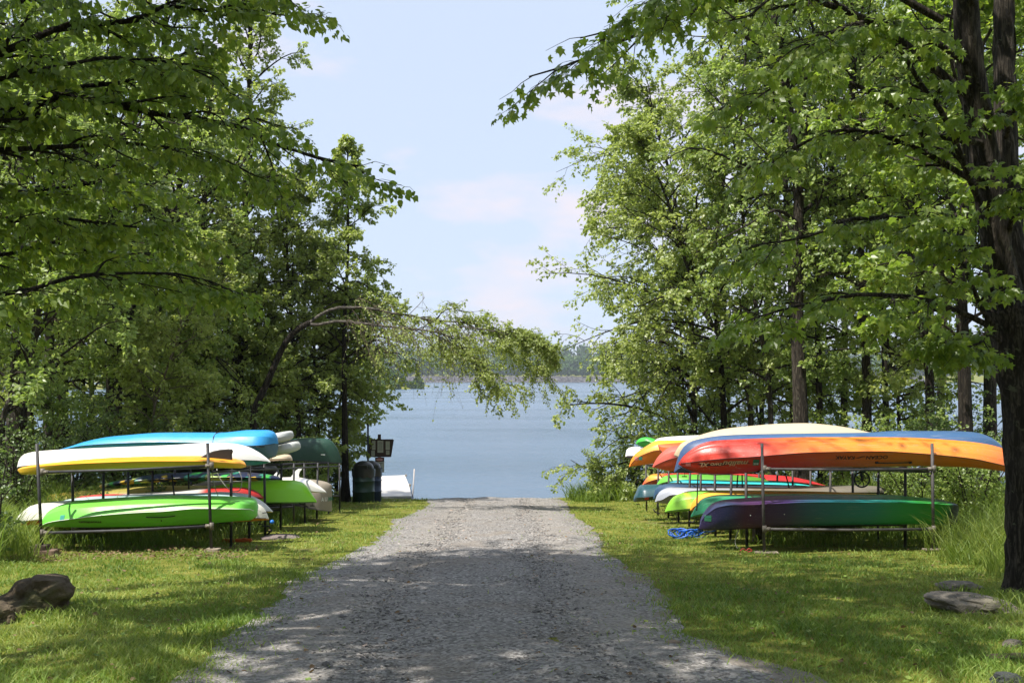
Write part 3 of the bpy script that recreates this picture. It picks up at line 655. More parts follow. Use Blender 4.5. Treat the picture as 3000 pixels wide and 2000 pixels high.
boat('bluecanoe', 'kayak', 'long dark blue kayak behind the red and orange one on the right rack', 'kayak', 15.0, 0.38,
     [(1975, 1379), (1980, 1361), (1988, 1335), (2000, 1312), (2023, 1293), (2066, 1282), (2123, 1275), (2200, 1272), (2387, 1269), (2550, 1267), (2628, 1262), (2787, 1262), (2851, 1265), (2892, 1277), (2924, 1299), (2950, 1330)],
     [(1975, 1380), (2010, 1360), (2060, 1335), (2120, 1320), (2200, 1312), (2550, 1305), (2787, 1300), (2892, 1312), (2950, 1333)],
     [(1975, 1384), (2023, 1386), (2100, 1384), (2550, shelf(15, 1.06)), (2787, 1368), (2892, 1360), (2950, 1340)],
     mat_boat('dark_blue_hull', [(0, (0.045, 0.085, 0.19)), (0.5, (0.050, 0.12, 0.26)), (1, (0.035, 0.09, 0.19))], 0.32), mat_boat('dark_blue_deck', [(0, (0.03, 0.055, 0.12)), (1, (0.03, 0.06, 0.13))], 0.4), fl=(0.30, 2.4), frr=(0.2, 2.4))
boat('tancanoe', 'canoe', 'tan beige canoe turned upside down, highest boat of the right rack', 'canoe', 16.1, 0.43,
     [(1975, 1330), (1980, 1321), (1994, 1300), (2023, 1285), (2066, 1269), (2120, 1256), (2200, 1247), (2301, 1240), (2358, 1239), (2444, 1246), (2531, 1262), (2610, 1284), (2660, 1318)],
     [(1975, 1331), (1985, 1336), (2023, 1345), (2120, 1352), (2300, 1355), (2550, 1352), (2640, 1344), (2660, 1322)],
     [(1975, 1334), (1985, 1341), (2023, 1350), (2120, 1358), (2300, 1361), (2550, 1358), (2640, 1349), (2660, 1326)],
     mat_boat('tan_hull', [(0, (0.50, 0.39, 0.25)), (0.5, (0.56, 0.45, 0.30)), (1, (0.50, 0.40, 0.27))], 0.5, wear=0.18), mat_plain('tan_gunwale', (0.10, 0.08, 0.06), 0.5), sec='canoe', fl=(0.5, 2.2), frr=(0.5, 2.2))
boat('pink', 'kayak', 'faded red kayak with its blunt bow beside the tan canoe, right rack', 'kayak', 17.2, 0.37,
     [(1912, 1365), (1922, 1346), (1939, 1326), (1965, 1309), (1990, 1304), (2080, 1300), (2300, 1300), (2480, 1310), (2540, 1345)],
     [(1912, 1367), (1940, 1352), (1965, 1343), (2000, 1338), (2300, 1335), (2480, 1340), (2540, 1348)],
     [(1912, 1369), (1922, 1371), (1951, 1379), (1974, 1382), (2100, 1378), (2480, 1372), (2540, 1352)],
     mat_boat('faded_red_hull', [(0, (0.60, 0.10, 0.07)), (0.4, (0.62, 0.085, 0.06)), (1, (0.6, 0.07, 0.05))], 0.4), mat_boat('faded_red_deck', [(0, (0.62, 0.075, 0.035)), (1, (0.60, 0.06, 0.03))], 0.4), fl=LP, frr=LP)
boat('orange2', 'kayak', 'orange red kayak wedged between the plain orange and the faded red ones', 'kayak', 18.35, 0.34,
     [(1928, 1302), (1935, 1301), (1985, 1297), (2080, 1292), (2300, 1292), (2450, 1300), (2500, 1330)],
     [(1928, 1304), (1937, 1324), (1960, 1322), (2080, 1322), (2300, 1322), (2450, 1325), (2500, 1333)],
     [(1928, 1306), (1940, 1328), (1970, 1345), (2080, 1372), (2300, 1372), (2450, 1368), (2500, 1340)],
     mat_boat('orange_red_hull', [(0, (0.62, 0.10, 0.02)), (1, (0.60, 0.09, 0.02))], 0.4), mat_boat('orange_red_deck', [(0, (0.55, 0.07, 0.02)), (1, (0.5, 0.06, 0.02))], 0.4), fl=(0.2, 2), frr=LP)
boat('orange', 'kayak', 'bright orange kayak with a yellow bottom and two small stickers on its bow', 'kayak', 19.45, 0.38,
     [(1843, 1365), (1848, 1349), (1859, 1332), (1879, 1316), (1897, 1305), (1911, 1296), (1928, 1290), (1994, 1289), (2200, 1285), (2380, 1292), (2430, 1330)],
     [(1843, 1366), (1860, 1345), (1885, 1330), (1920, 1319), (1994, 1317), (2200, 1314), (2380, 1318), (2430, 1332)],
     [(1843, 1367), (1850, 1366), (1893, 1361), (1935, 1356), (2000, 1360), (2200, 1362), (2380, 1358), (2430, 1336)],
     mat_boat('orange_yellow_hull', [(0, (0.80, 0.24, 0.02)), (0.10, (0.80, 0.30, 0.02)), (0.2, (0.80, 0.40, 0.03)), (1, (0.80, 0.42, 0.03))], 0.36), mat_boat('orange_deck', [(0, (0.80, 0.20, 0.02)), (1, (0.78, 0.16, 0.02))], 0.38), fl=LP, frr=LP)
patch('orange', 'sticker', [(1864, 1341), (1874, 1341), (1874, 1352), (1864, 1352)], M['pink_sticker'])
patch('orange', 'sticker', [(1876, 1340), (1886, 1340), (1886, 1350), (1876, 1350)], M['teal_sticker'])
boat('whitetop', 'kayak', 'thin white kayak lying behind the orange kayak, right rack', 'kayak', 20.6, 0.36,
     [(1918, 1291), (1924, 1286), (1937, 1282), (2000, 1277), (2080, 1274), (2250, 1273), (2380, 1278), (2420, 1296)],
     [(1918, 1292), (1937, 1291), (2000, 1294), (2250, 1294), (2380, 1296), (2420, 1298)],
     [(1918, 1294), (1937, 1296), (2000, 1320), (2100, 1352), (2300, 1352), (2380, 1345), (2420, 1302)],
     mat_boat('white_hull', [(0, (0.74, 0.72, 0.66)), (1, (0.74, 0.72, 0.68))], 0.4, wear=0.15), mat_boat('white_deck', [(0, (0.6, 0.3, 0.1)), (1, (0.6, 0.3, 0.1))], 0.4), fl=(0.2, 2), frr=LP)
boat('greentop', 'kayak', 'small bright green kayak peeping over the far end of the right rack', 'kayak', 21.85, 0.35,
     [(1863, 1297), (1868, 1289), (1875, 1284), (1891, 1280), (1908, 1282), (1925, 1288), (2100, 1285), (2250, 1285), (2340, 1292), (2380, 1320)],
     [(1863, 1298), (1873, 1295), (1891, 1291), (1905, 1298), (1930, 1308), (2100, 1310), (2250, 1310), (2340, 1312), (2380, 1322)],
     [(1863, 1300), (1875, 1307), (1888, 1312), (1905, 1322), (1930, 1338), (2100, 1345), (2250, 1345), (2340, 1340), (2380, 1326)],
     mat_boat('leaf_green_hull', [(0, (0.05, 0.42, 0.05)), (1, (0.05, 0.40, 0.05))], 0.36), mat_boat('leaf_green_deck', [(0, (0.05, 0.50, 0.07)), (1, (0.04, 0.42, 0.06))], 0.36), fl=(0.22, 2), frr=LP)
boat('whitesmall', 'kayak', 'small white kayak with a dark edge, farthest boat of the right rack', 'kayak', 23.4, 0.34,
     [(1832, 1335), (1834, 1322), (1839, 1314), (1850, 1309), (1871, 1308), (1885, 1315), (1960, 1322), (2100, 1324), (2200, 1326), (2300, 1338)],
     [(1832, 1336), (1840, 1335), (1860, 1335), (1880, 1336), (1960, 1338), (2100, 1338), (2200, 1338), (2300, 1340)],
     [(1832, 1338), (1842, 1341), (1860, 1343), (1880, 1345), (1960, 1350), (2100, 1352), (2200, 1350), (2300, 1343)],
     mat_boat('white_small_hull', [(0, (0.74, 0.73, 0.72)), (1, (0.72, 0.72, 0.70))], 0.4, wear=0.12), mat_boat('indigo_edge', [(0, (0.12, 0.05, 0.22)), (0.1, (0.04, 0.10, 0.22)), (1, (0.04, 0.08, 0.2))], 0.4), fl=(0.25, 2.4), frr=LP)
# ---- right rack, low shelf
boat('purple', 'kayak', 'dark purple to green kayak on the near low rail, right rack', 'kayak', 14.0, 0.39,
     [(2048, 1544), (2051, 1530), (2060, 1510), (2074, 1490), (2094, 1476), (2123, 1469), (2200, 1465), (2243, 1462), (2387, 1457), (2550, 1458), (2659, 1460), (2740, 1465), (2777, 1468), (2793, 1474), (2801, 1493), (2803, 1515)],
     [(2048, 1546), (2056, 1520), (2074, 1500), (2094, 1486), (2140, 1477), (2243, 1471), (2387, 1467), (2550, 1467), (2659, 1468), (2760, 1474), (2793, 1486), (2803, 1516)],
     [(2048, 1548), (2056, 1552), (2080, 1555), (2123, 1555), (2243, 1549), (2387, 1544), (2659, 1540), (2771, 1543), (2793, 1538), (2801, 1528), (2803, 1520)],
     mat_boat('purple_green_hull', [(0.0, (0.035, 0.025, 0.10)), (0.10, (0.025, 0.05, 0.11)), (0.18, (0.08, 0.022, 0.10)), (0.32, (0.07, 0.038, 0.16)), (0.46, (0.015, 0.18, 0.25)), (0.70, (0.015, 0.28, 0.24)), (0.82, (0.03, 0.33, 0.05)), (0.93, (0.03, 0.28, 0.04)), (0.955, (0.012, 0.02, 0.04)), (1.0, (0.012, 0.018, 0.035))], 0.33, wear=0.18),
     mat_boat('purple_green_deck_shaded', [(0.0, (0.030, 0.018, 0.075)), (0.10, (0.020, 0.026, 0.10)), (0.17, (0.07, 0.016, 0.07)), (0.30, (0.04, 0.024, 0.11)), (0.44, (0.012, 0.11, 0.15)), (0.64, (0.010, 0.19, 0.18)), (0.76, (0.02, 0.28, 0.07)), (0.88, (0.03, 0.32, 0.035)), (0.93, (0.02, 0.20, 0.03)), (0.95, (0.012, 0.018, 0.035)), (1.0, (0.012, 0.018, 0.035))], 0.38, wear=0.18, mottle=0.03), fl=(0.30, 2.2), frr=(0.10, 2.6), n=64)  # deck repeats the hull colours darker, shade of the flank painted in
patch('purple', 'sticker', [(2075, 1516), (2094, 1516), (2094, 1534), (2075, 1534)], M['green_sticker'])
letter('purple', '2018', 2077, 2092, 1519, 1523, M['teal_sticker'], 0.007, 0, 0.02, rot=False); letter('purple', 'OK', 2080, 2090, 1526, 1531, M['teal_sticker'], 0.007, 0, 0.0, rot=False) if False else None
for x, y in ((2202, 1511), (2300, 1507)): tube_on('purple', [(x - 1, y), (x + 1, y)], 0.006, M['white_print'], 'scupper_bolt', 0.003)
boat('greenlow', 'kayak', 'sea green kayak just behind the purple one on the low rail', 'kayak', 15.0, 0.37,
     [(2024, 1510), (2037, 1487), (2051, 1467), (2071, 1456), (2109, 1450), (2200, 1449), (2400, 1448), (2500, 1449), (2628, 1450), (2680, 1458), (2715, 1478)],
     [(2024, 1512), (2050, 1505), (2071, 1500), (2109, 1492), (2200, 1480), (2500, 1478), (2628, 1480), (2715, 1484)],
     [(2024, 1514), (2050, 1512), (2071, 1508), (2120, 1512), (2200, 1515), (2500, 1515), (2628, 1512), (2715, 1490)],
     mat_boat('sea_green_hull', [(0, (0.025, 0.26, 0.12)), (0.6, (0.02, 0.25, 0.13)), (1, (0.02, 0.16, 0.09))], 0.33), mat_boat('sea_green_deck', [(0, (0.04, 0.42, 0.12)), (1, (0.02, 0.2, 0.1))], 0.36), fl=(0.25, 2.0), frr=LP)
boat('yellowlow', 'kayak', 'yellow kayak between the sea green and the lime kayaks on the low rail', 'kayak', 16.1, 0.35,
     [(2022, 1491), (2026, 1476), (2037, 1461), (2054, 1447), (2080, 1441), (2200, 1440), (2400, 1442), (2530, 1446), (2600, 1450), (2640, 1462)],
     [(2022, 1493), (2040, 1478), (2060, 1470), (2090, 1466), (2200, 1464), (2400, 1464), (2530, 1462), (2640, 1466)],
     [(2022, 1495), (2045, 1497), (2090, 1500), (2200, 1500), (2530, 1500), (2640, 1470)],
     mat_boat('golden_hull', [(0, (0.80, 0.36, 0.03)), (0.15, (0.80, 0.42, 0.04)), (1, (0.78, 0.46, 0.05))], 0.36), mat_boat('golden_deck', [(0, (0.75, 0.25, 0.02)), (1, (0.75, 0.3, 0.02))], 0.36), fl=(0.25, 2), frr=LP)
boat('limelow', 'kayak', 'lime green kayak with faint yellow streaks near its bow, right rack low rail', 'kayak', 17.2, 0.37,
     [(1948, 1496), (1957, 1476), (1974, 1455), (2000, 1443), (2023, 1438), (2080, 1436), (2200, 1437), (2400, 1440), (2500, 1444), (2560, 1460)],
     [(1948, 1498), (1965, 1495), (2000, 1491), (2030, 1489), (2100, 1488), (2300, 1484), (2500, 1476), (2560, 1464)],
     [(1948, 1499), (1954, 1501), (1990, 1499), (2030, 1497), (2100, 1494), (2300, 1490), (2500, 1484), (2560, 1470)],
     mat_boat('lime_yellow_hull', [(0, (0.22, 0.52, 0.04)), (0.09, (0.26, 0.56, 0.05)), (0.11, (0.55, 0.55, 0.05)), (0.13, (0.20, 0.58, 0.05)), (0.3, (0.16, 0.55, 0.05)), (1, (0.3, 0.55, 0.06))], 0.33, wear=0.15), mat_boat('lime_deck_shaded', [(0, (0.14, 0.42, 0.03)), (1, (0.1, 0.36, 0.03))], 0.36), fl=(0.28, 2.0), frr=LP)  # deck colour is the lime hull darkened to stand for shade
boat('silver', 'kayak', 'silver grey kayak beside the lime green one on the low rail', 'kayak', 18.35, 0.36,
     [(1919, 1467), (1925, 1450), (1939, 1435), (1962, 1428), (2008, 1428), (2100, 1426), (2300, 1428), (2480, 1422), (2580, 1424), (2620, 1440)],
     [(1919, 1468), (1935, 1465), (1962, 1450), (2008, 1448), (2100, 1446), (2300, 1446), (2480, 1442), (2620, 1442)],
     [(1919, 1470), (1928, 1472), (1951, 1476), (2008, 1480), (2300, 1480), (2480, 1475), (2620, 1448)],
     mat_boat('silver_hull', [(0, (0.34, 0.36, 0.42)), (0.3, (0.34, 0.35, 0.38)), (0.4, (0.20, 0.17, 0.13)), (1, (0.14, 0.125, 0.105))], 0.3, wear=0.15), mat_boat('grey_deck', [(0, (0.2, 0.2, 0.22)), (1, (0.08, 0.075, 0.07))], 0.36), fl=(0.28, 2), frr=LP)
boat('navylow', 'kayak', 'navy blue kayak with a raised rim behind the silver one', 'kayak', 19.45, 0.35,
     [(1914, 1458), (1917, 1440), (1924, 1428), (1937, 1420), (1965, 1415), (2037, 1417), (2200, 1420), (2380, 1424), (2440, 1440)],
     [(1914, 1459), (1922, 1448), (1945, 1432), (1970, 1427), (2037, 1427), (2200, 1430), (2440, 1442)],
     [(1914, 1460), (1922, 1462), (1945, 1464), (2037, 1466), (2200, 1465), (2440, 1446)],
     mat_boat('navy_hull', [(0, (0.03, 0.075, 0.15)), (0.5, (0.02, 0.04, 0.09)), (1, (0.22, 0.22, 0.30))], 0.35), mat_boat('navy_deck', [(0, (0.05, 0.13, 0.2)), (1, (0.03, 0.05, 0.09))], 0.36), fl=(0.25, 2), frr=LP)
boat('teallow', 'kayak', 'turquoise kayak showing as a thin bright line along the low rail', 'kayak', 20.6, 0.34,
     [(1957, 1415), (1965, 1411), (1985, 1406), (2023, 1405), (2150, 1409), (2243, 1411), (2330, 1415), (2385, 1423)],
     [(1957, 1416), (1985, 1417), (2023, 1418), (2150, 1419), (2330, 1421), (2385, 1424)],
     [(1957, 1418), (1985, 1426), (2023, 1440), (2150, 1442), (2330, 1438), (2385, 1426)],
     mat_boat('turquoise_hull', [(0, (0.02, 0.20, 0.22)), (0.25, (0.03, 0.50, 0.58)), (1, (0.05, 0.62, 0.58))], 0.36), mat_boat('turquoise_deck', [(0, (0.02, 0.20, 0.25)), (1, (0.02, 0.25, 0.28))], 0.36), fl=LP, frr=LP)
boat('darkteal', 'kayak', 'dark teal square bowed kayak with a red sticker near the lake', 'kayak', 20.9, 0.36,
     [(1856, 1461), (1859, 1453), (1865, 1444), (1870, 1430), (1875, 1422), (1884, 1420), (1928, 1419), (2000, 1422), (2150, 1426), (2250, 1440)],
     [(1856, 1463), (1862, 1458), (1885, 1456), (1928, 1452), (2000, 1450), (2150, 1448), (2250, 1443)],
     [(1856, 1468), (1860, 1471), (1885, 1470), (1928, 1464), (2000, 1466), (2150, 1466), (2250, 1448)],
     mat_boat('dark_teal_hull', [(0, (0.02, 0.065, 0.085)), (0.2, (0.02, 0.08, 0.10)), (1, (0.02, 0.06, 0.08))], 0.28, wear=0.15), mat_boat('teal_edge', [(0, (0.02, 0.05, 0.07)), (1, (0.02, 0.09, 0.09))], 0.36), fl=(0.08, 2.2), frr=LP)
patch('darkteal', 'sticker', [(1888, 1456), (1901, 1455), (1902, 1464), (1889, 1465)], M['red_sticker'])
boat('greenmid', 'kayak', 'grass green kayak in the gap between the two shelves of the right rack', 'kayak', 21.7, 0.35,
     [(1924, 1418), (1937, 1401), (1957, 1392), (1994, 1389), (2060, 1389), (2150, 1391), (2230, 1400), (2262, 1413)],
     [(1924, 1420), (1945, 1412), (1975, 1408), (2060, 1408), (2150, 1410), (2262, 1416)],
     [(1924, 1421), (1945, 1420), (1975, 1422), (2060, 1424), (2150, 1424), (2262, 1420)],
     mat_boat('grass_green_hull', [(0, (0.14, 0.50, 0.05)), (0.5, (0.10, 0.32, 0.04)), (1, (0.09, 0.26, 0.03))], 0.36), mat_boat('grass_green_deck_shaded', [(0, (0.05, 0.15, 0.03)), (1, (0.05, 0.15, 0.03))], 0.36), fl=(0.3, 2), frr=LP)  # deck is the hull green with shade painted into it
boat('redyellow', 'kayak', 'red kayak with a yellow bow patch at the lake end, right rack', 'kayak', 22.9, 0.36,
     [(1881, 1420), (1894, 1401), (1905, 1392), (1917, 1388), (1951, 1387), (2100, 1386), (2243, 1391), (2300, 1394), (2360, 1404), (2421, 1422)],
     [(1881, 1421), (1900, 1410), (1925, 1403), (1951, 1401), (2100, 1402), (2300, 1410), (2421, 1423)],
     [(1881, 1422), (1905, 1423), (1951, 1424), (2100, 1426), (2300, 1428), (2421, 1425)],
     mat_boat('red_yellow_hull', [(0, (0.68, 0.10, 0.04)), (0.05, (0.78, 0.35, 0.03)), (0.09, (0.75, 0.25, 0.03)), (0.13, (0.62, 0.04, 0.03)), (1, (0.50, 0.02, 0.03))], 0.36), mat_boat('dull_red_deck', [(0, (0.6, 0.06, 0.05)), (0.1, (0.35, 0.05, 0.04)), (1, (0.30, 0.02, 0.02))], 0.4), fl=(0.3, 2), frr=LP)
# ---- left rack, top shelf
boat('supyellow', 'paddle_board', 'orange and yellow paddle board with a black fin, left rack', 'paddle board', 14.0, 0.38,
     [(53, 1374), (70, 1367), (134, 1358), (319, 1343), (500, 1339), (578, 1339), (673, 1346), (709, 1352), (721, 1362)],
     [(53, 1375), (70, 1373), (134, 1366), (319, 1355), (500, 1350), (600, 1350), (673, 1354), (709, 1358), (721, 1364)],
     [(53, 1377), (70, 1390), (134, 1391), (319, 1380), (450, 1372), (641, 1372), (709, 1372), (721, 1367)],
     mat_boat('orange_board', [(0, (0.80, 0.36, 0.02)), (1, (0.80, 0.34, 0.02))], 0.3, wear=0.12), mat_boat('yellow_board', [(0, (0.70, 0.42, 0.03)), (0.3, (0.50, 0.38, 0.04)), (0.8, (0.62, 0.42, 0.03)), (1, (0.75, 0.42, 0.02))], 0.33, wear=0.12), sec='board', fl=(0.35, 2.4), frr=(0.22, 2.6))
def fin(parent_key, name, pts_px, Y, th, mat):
    B = BOATS[parent_key]; bm = bmesh.new(); r = []
    P = [W(x, y, Y) - B['c'] for x, y in pts_px]; cen = sum(P) / len(P)
    for s in (-1, 0, 1):
        k = 1.0 if s == 0 else 0.86
        r.append([bm.verts.new((cen + (p - cen) * k) + np.array([0, s * th, 0])) for p in P])
    n = len(P)
    for a, b in zip(r, r[1:]):
        for i in range(n): bm.faces.new((a[i], a[(i + 1) % n], b[(i + 1) % n], b[i]))
    bm.faces.new(r[0][::-1]); bm.faces.new(r[-1]); return bm_obj(name, bm, mat, B['root'])
fin('supyellow', 'fin', [(584, 1341), (600, 1331), (622, 1321), (645, 1316), (670, 1314), (680, 1315), (683, 1321), (680, 1329), (680, 1338), (682, 1349), (640, 1346)], 14.0, 0.009, black)
patch('supyellow', 'vent_plate', [(595, 1352.5), (620, 1353.5), (620, 1355), (595, 1354.5)], M['dark_print'])
boat('whiteteal', 'kayak', 'white kayak with a teal deck edge behind the orange paddle board', 'kayak', 15.0, 0.39,
     [(51, 1366), (58, 1345), (77, 1328), (124, 1320), (255, 1313), (500, 1303), (609, 1297), (673, 1298), (721, 1307), (753, 1322), (782, 1342), (792, 1351)],
     [(51, 1368), (124, 1362), (255, 1356), (500, 1347), (609, 1345), (700, 1347), (760, 1349), (792, 1352)],
     [(51, 1370), (124, 1372), (255, 1374), (500, 1374), (609, 1372), (700, 1366), (760, 1362), (792, 1354)],
     mat_boat('white_glossy_hull', [(0, (0.78, 0.72, 0.66)), (0.6, (0.78, 0.73, 0.68)), (1, (0.76, 0.75, 0.72))], 0.3, wear=0.11), mat_boat('teal_deck', [(0, (0.02, 0.18, 0.26)), (0.9, (0.02, 0.20, 0.28)), (1, (0.02, 0.28, 0.22))], 0.35), fl=(0.25, 2.2), frr=(0.4, 2.0))
boat('skyblue', 'kayak', 'sky blue kayak, highest boat of the left rack', 'kayak', 16.1, 0.40,
     [(175, 1316), (204, 1308), (255, 1292), (319, 1279), (383, 1273), (450, 1268), (500, 1267), (641, 1267), (737, 1259), (778, 1259), (798, 1264), (809, 1276), (815, 1296)],
     [(175, 1317), (204, 1314), (255, 1306), (383, 1298), (500, 1295), (641, 1298), (737, 1306), (785, 1304), (808, 1300), (815, 1298)],
     [(175, 1319), (204, 1322), (255, 1330), (383, 1345), (500, 1350), (641, 1350), (737, 1350), (785, 1347), (808, 1338), (815, 1315)],
     mat_boat('sky_blue_hull', [(0, (0.02, 0.26, 0.56)), (0.5, (0.035, 0.29, 0.58)), (1, (0.02, 0.27, 0.60))], 0.33, wear=0.18), mat_boat('blue_green_deck', [(0, (0.02, 0.30, 0.42)), (0.5, (0.02, 0.22, 0.22)), (0.85, (0.02, 0.16, 0.22)), (1, (0.05, 0.13, 0.19))], 0.36), fl=(0.45, 2.0), frr=(0.10, 2.6), n=64)
tube_on('skyblue', [(752, 1308), (762, 1309), (774, 1308)], 0.006, black, 'grab_handle', 0.02)
def strap(key, xpx, mat):
    B = BOATS[key]; i = int(np.argmin(np.abs(B['X'] - (xpx - 1500) * B['Y'] / 3200))); x = B['X'][i] - B['c'][0]; b = B['b'][i]; zt, zm, zb = B['zt'][i] - B['c'][2], B['zm'][i] - B['c'][2], B['zb'][i] - B['c'][2]
    P = [(x + .03, -b * .8, zb), (x + .01, -b - .004, zm), (x, -b * .82, zt - (zt - zm) * .33), (x - .01, -b * .35, zt + .004), (x - .01, 0, zt + .006), (x - .01, b * .5, zt - (zt - zm) * .03)]
    bm = bmesh.new(); bm_tube(bm, P, 0.006, 6); return bm_obj('strap', bm, mat, B['root'], True)
strap('skyblue', 645, M['pipe'])
boat('supgreya', 'paddle_board', 'light grey inflatable board stacked on a second one behind the sky blue kayak', 'paddle board', 17.3, 0.40,
     [(300, 1330), (330, 1322), (500, 1312), (700, 1290), (810, 1268), (853, 1262), (860, 1272)], [(300, 1333), (500, 1325), (700, 1303), (812, 1284), (860, 1275)], [(300, 1336), (330, 1342), (500, 1338), (700, 1317), (812, 1301), (850, 1289), (860, 1279)],
     mat_boat('light_grey_board', [(0, (0.46, 0.48, 0.48)), (1, (0.50, 0.51, 0.50))], 0.35, wear=0.08), mat_boat('grey_board_side', [(0, (0.44, 0.46, 0.46)), (1, (0.46, 0.47, 0.46))], 0.35, wear=0.08), sec='tube', fl=(0.3, 2.4), frr=(0.14, 2.4))
boat('supgreyb', 'paddle_board', 'lower one of the two light grey inflatable boards behind the sky blue kayak', 'paddle board', 17.9, 0.40,
     [(330, 1360), (360, 1352), (520, 1345), (720, 1325), (812, 1305), (872, 1293), (881, 1304)], [(330, 1362), (520, 1358), (720, 1337), (815, 1322), (881, 1307)], [(330, 1364), (360, 1370), (520, 1370), (720, 1352), (815, 1337), (872, 1320), (881, 1311)],
     mat_boat('light_grey_board_low', [(0, (0.48, 0.50, 0.48)), (1, (0.52, 0.53, 0.50))], 0.35, wear=0.08), mat_boat('grey_board_side_low', [(0, (0.40, 0.46, 0.42)), (1, (0.46, 0.50, 0.45))], 0.35, wear=0.08), sec='tube', fl=(0.3, 2.4), frr=(0.14, 2.4))
tube_on('supgreyb', [(808, 1303), (830, 1299), (850, 1293), (862, 1290)], 0.010, black, 'grab_line', -0.1)
boat('tanboard', 'kayak', 'flat tan kayak stern showing under the grey inflatable boards', 'kayak', 20.2, 0.36,
     [(420, 1338), (500, 1332), (700, 1331), (800, 1332), (840, 1331), (850, 1334), (857, 1346)], [(420, 1340), (500, 1345), (700, 1346), (800, 1344), (845, 1344), (857, 1347)], [(420, 1343), (500, 1356), (700, 1356), (790, 1353), (845, 1349), (857, 1349)],
     mat_boat('pale_tan_hull', [(0, (0.48, 0.38, 0.26)), (1, (0.50, 0.40, 0.28))], 0.45, wear=0.15), mat_boat('pale_tan_deck', [(0, (0.42, 0.32, 0.2)), (1, (0.5, 0.38, 0.25))], 0.45), fl=LP, frr=(0.12, 2.4))
boat('blackcanoe', 'kayak', 'black kayak under the tan one, half hidden behind the rack posts', 'kayak', 21.2, 0.33,
     [(480, 1372), (520, 1362), (620, 1358), (760, 1356), (795, 1358), (812, 1370), (818, 1385)], [(480, 1374), (520, 1372), (620, 1370), (760, 1370), (795, 1373), (818, 1387)], [(480, 1376), (520, 1384), (620, 1388), (760, 1388), (795, 1390), (818, 1389)],
     mat_boat('black_hull', [(0, (0.015, 0.018, 0.02)), (1, (0.015, 0.018, 0.02))], 0.35), black, fl=LP, frr=(0.2, 2.4))
boat('greencanoe', 'canoe', 'dark green canoe turned upside down, farthest boat on the left', 'canoe', 23.6, 0.44,
     [(345, 1345), (350, 1315), (380, 1290), (440, 1285), (700, 1284), (860, 1284), (903, 1282), (954, 1284), (969, 1289), (985, 1308), (997, 1334), (1001, 1350)],
     [(345, 1350), (350, 1350), (440, 1347), (700, 1345), (860, 1346), (929, 1349), (985, 1354), (1001, 1355)],
     [(345, 1352), (350, 1353), (440, 1350), (700, 1348), (860, 1349), (929, 1352), (985, 1357), (1001, 1357)],
     mat_boat('dark_green_hull', [(0, (0.012, 0.050, 0.032)), (1, (0.014, 0.055, 0.035))], 0.32, wear=0.15), black, sec='canoe', fl=(0.45, 2.2), frr=(0.45, 2.2))
for y in (1332, 1340): patch('greencanoe', 'sticker', [(935, y), (947, y), (947, y + 5), (935, y + 5)], M['white_print'], 3)
# ---- left rack, low shelf
lime = [(0, (0.15, 0.56, 0.06)), (0.5, (0.15, 0.56, 0.055)), (1, (0.14, 0.54, 0.05))]
boat('greenfront', 'kayak', 'bright green kayak with a small teal sticker on the near low rail, left rack', 'kayak', 14.0, 0.41,
     [(118, 1541), (126, 1522), (140, 1501), (155, 1489), (191, 1474), (223, 1467), (319, 1460), (450, 1453), (500, 1452), (577, 1454), (660, 1456), (721, 1460), (741, 1464), (752, 1478), (754, 1500)],
     [(118, 1542), (140, 1535), (159, 1530), (255, 1518), (319, 1510), (450, 1500), (500, 1498), (609, 1489), (700, 1490), (745, 1491), (754, 1503)],
     [(118, 1543), (140, 1544), (191, 1547), (319, 1549), (450, 1547), (577, 1541), (705, 1531), (740, 1527), (754, 1510)],
     mat_boat('lime_green_hull', lime, 0.30, wear=0.08), mat_boat('lime_green_deck', [(0, (0.13, 0.50, 0.045)), (1, (0.13, 0.52, 0.05))], 0.38, wear=0.50), fl=(0.36, 2.1), frr=(0.08, 2.6), n=64)
patch('greenfront', 'sticker', [(167, 1512), (182, 1510), (181, 1528), (166, 1530)], M['teal_sticker'])
letter('greenfront', 'moniton', 226, 292, 1527, 1535, M['dark_print'], 0.006, 0, 0.03)
tube_on('greenfront', [(428, 1513), (434, 1515), (470, 1515), (505, 1512), (513, 1510)], 0.006, black, 'side_handle', 0.02)
for x, y in ((210, 1519), (300, 1506)): tube_on('greenfront', [(x - 1, y), (x + 1, y)], 0.006, M['white_print'], 'bolt', 0.004)
tube_on('greenfront', [(467, 1526), (469, 1526)], 0.012, black, 'scupper_plug', 0.003)
boat('whiteorange', 'kayak', 'white kayak with an orange deck behind the bright green one, left rack', 'kayak', 15.0, 0.38,
     [(40, 1533), (54, 1512), (70, 1497), (96, 1479), (134, 1472), (191, 1467), (400, 1464), (600, 1460), (720, 1463), (750, 1469), (769, 1481), (782, 1503), (787, 1517)],
     [(40, 1534), (60, 1531), (100, 1525), (134, 1522), (191, 1520), (400, 1516), (600, 1514), (720, 1516), (760, 1517), (787, 1518)],
     [(40, 1536), (60, 1540), (100, 1540), (134, 1541), (191, 1541), (400, 1541), (600, 1536), (720, 1530), (760, 1526), (787, 1522)],
     mat_boat('offwhite_hull', [(0, (0.62, 0.60, 0.54)), (1, (0.68, 0.66, 0.58))], 0.35, wear=0.18), mat_boat('orange_under_deck', [(0, (0.62, 0.22, 0.03)), (1, (0.72, 0.26, 0.03))], 0.36), fl=(0.3, 2), frr=(0.3, 2))
patch('whiteorange', 'sticker', [(92, 1527), (107, 1526), (107, 1535), (92, 1536)], M['red_sticker'])
patch('whiteorange', 'vent_plate', [(755, 1508), (769, 1508), (769, 1510.5), (755, 1510.5)], M['dark_print'], 3)
